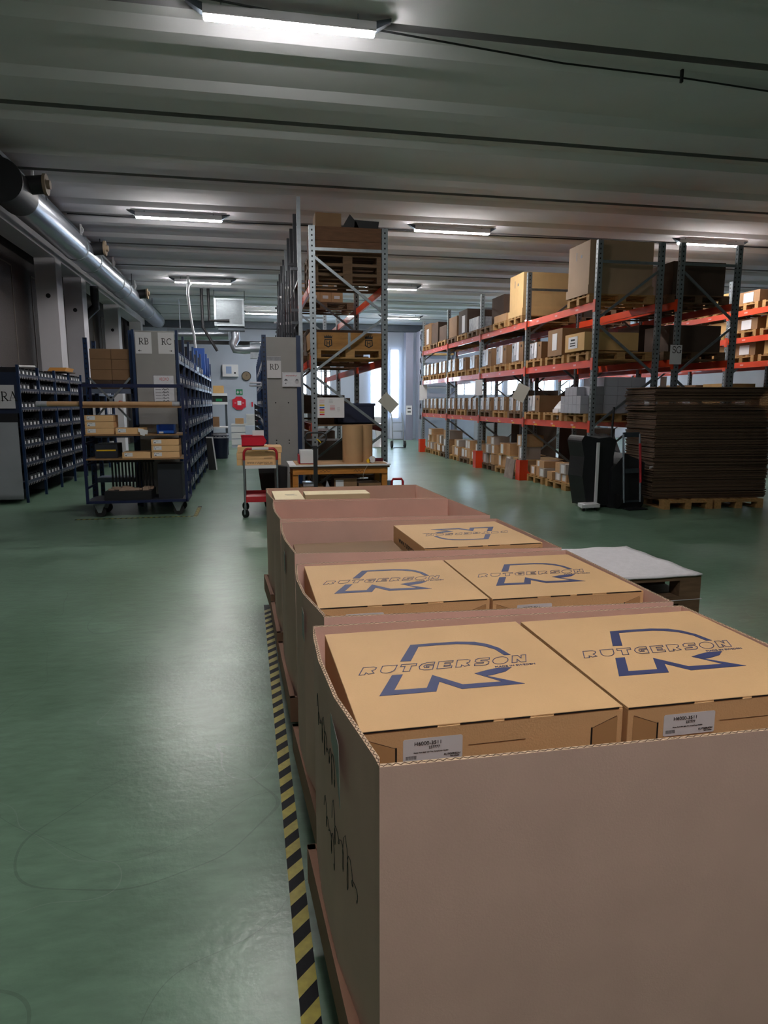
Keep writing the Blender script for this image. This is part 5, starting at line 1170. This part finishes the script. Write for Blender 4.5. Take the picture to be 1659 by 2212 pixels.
for k, z in enumerate((2.55, 2.1, 3.5, 4.5)):
    mb = MB()
    for q in range(5): mb.cyl((.1, .1 + q * .08, z + .02), (1.5, .1 + q * .08, z + .04), .04, n=8)
    tag(mb.build('pipe_bundle', paper2 if k % 2 else ply, loc=(7.2, 28.6, .14)), 'bundle of %s on the cantilever shelving, %s one' % (('wooden strips', 'pale tubes')[k % 2], ORD[k]), 'pipes', kind='stuff')
for i, (a, b_) in enumerate(tall):
    mb = MB(); n = 12; vs = []
    for q in range(n + 1):
        x = a - .05 + (b_ - a + .1) * q / n
        vs += [(x, YB - .1 + .03 * (q % 2), .02), (x, YB - .1 + .03 * (q % 2), 4.05)]
    mb.add(vs, [(2 * q, 2 * q + 2, 2 * q + 3, 2 * q + 1) for q in range(n)], True)
    cm = bpy.data.materials.new('sheer_curtain'); cm.use_nodes = True; nt = cm.node_tree; pb = nt.nodes['Principled BSDF']; pb.inputs['Base Color'].default_value = (.75, .82, .95, 1); pb.inputs['Roughness'].default_value = .8; pb.inputs['Alpha'].default_value = .6
    o = mb.build('sheer_curtain', cm); tag(o, 'pale blue plastic strip curtain over the %s tall opening of the back wall' % ('left', 'right')[i], 'curtain')
t = thing('sack_truck', 'grey sack truck with black wheels at the far end of the main aisle', 'hand truck', (5.3, 24.2, 0))
for x in (-.2, .2): MB().tube([(x, .35, 1.25), (x, .1, .9), (x, 0, .1)], .02, 8).build('side_rail', steel, t); MB().cyl((x * 1.2 - .03, 0, .13), (x * 1.2 + .03, 0, .13), .13, n=18).build('wheel', rubber, t)
for z in (.3, .6, .9): MB().bar((-.2, .03 + z * .08, z), (.2, .03 + z * .08, z), .02, .03).build('crossbar', steel, t)
MB().box(-.2, -.2, 0.01, .2, 0, .02).build('toe_plate', black, t)
t = thing('waste_bag_stand', 'stand holding a white refuse sack at the far end of the main aisle', 'refuse sack', (4.75, 24.8, 0))
mb = MB(); rings = [(0.30, .02), (.24, .15), (.15, .3), (.2, .6), (.24, .9), (.25, 1.1)]; n = 16; vs = []
for q, (r_, z) in enumerate(rings): vs += [(r_ * math.cos(2 * math.pi * i / n) * (1 + .06 * math.sin(5 * i + q)), r_ * math.sin(2 * math.pi * i / n), z) for i in range(n)]
mb.add(vs, [(q * n + i, q * n + (i + 1) % n, (q + 1) * n + (i + 1) % n, (q + 1) * n + i) for q in range(len(rings) - 1) for i in range(n)], True); mb.build('sack', paper2, t)
plain_box('upright_carton', 3.4, 24.6, 0, .5, .4, 1.25, 0, card_old, 'tall brown carton with plastic standing far behind the centre rack', seam=False)
tag(MB().prism([(0, 0), (.45, 0), (.4, .9), (.05, 1.0)], 0, .1, M=Matrix.Rotation(math.pi / 2, 4, 'X')).build('plastic_sheet', foil, loc=(3.45, 24.5, 0)), 'crumpled clear plastic against the tall far carton', 'plastic sheet')
# long goods shelves and machines visible through the racks near the windows
for i, (x, y, W_, D_, H_) in enumerate(((9.2, 26.5, 2.2, .8, 1.6), (12.2, 27, 2.5, .9, 1.3), (2.2, 27.5, 1.6, .8, 1.5))):
    t = thing('machine_cabinet', 'grey machine cabinet, %s standing before the far windows' % ('one', 'right-hand one', 'left-hand one')[i], 'machine', (x, y, 0))
    MB().box(0, 0, 0, W_, D_, H_).build('housing', panel_lt, t, bevel=.03); MB().box(.1, -.01, H_ * .5, W_ * .5, 0, H_ * .9).build('window_panel', black, t)
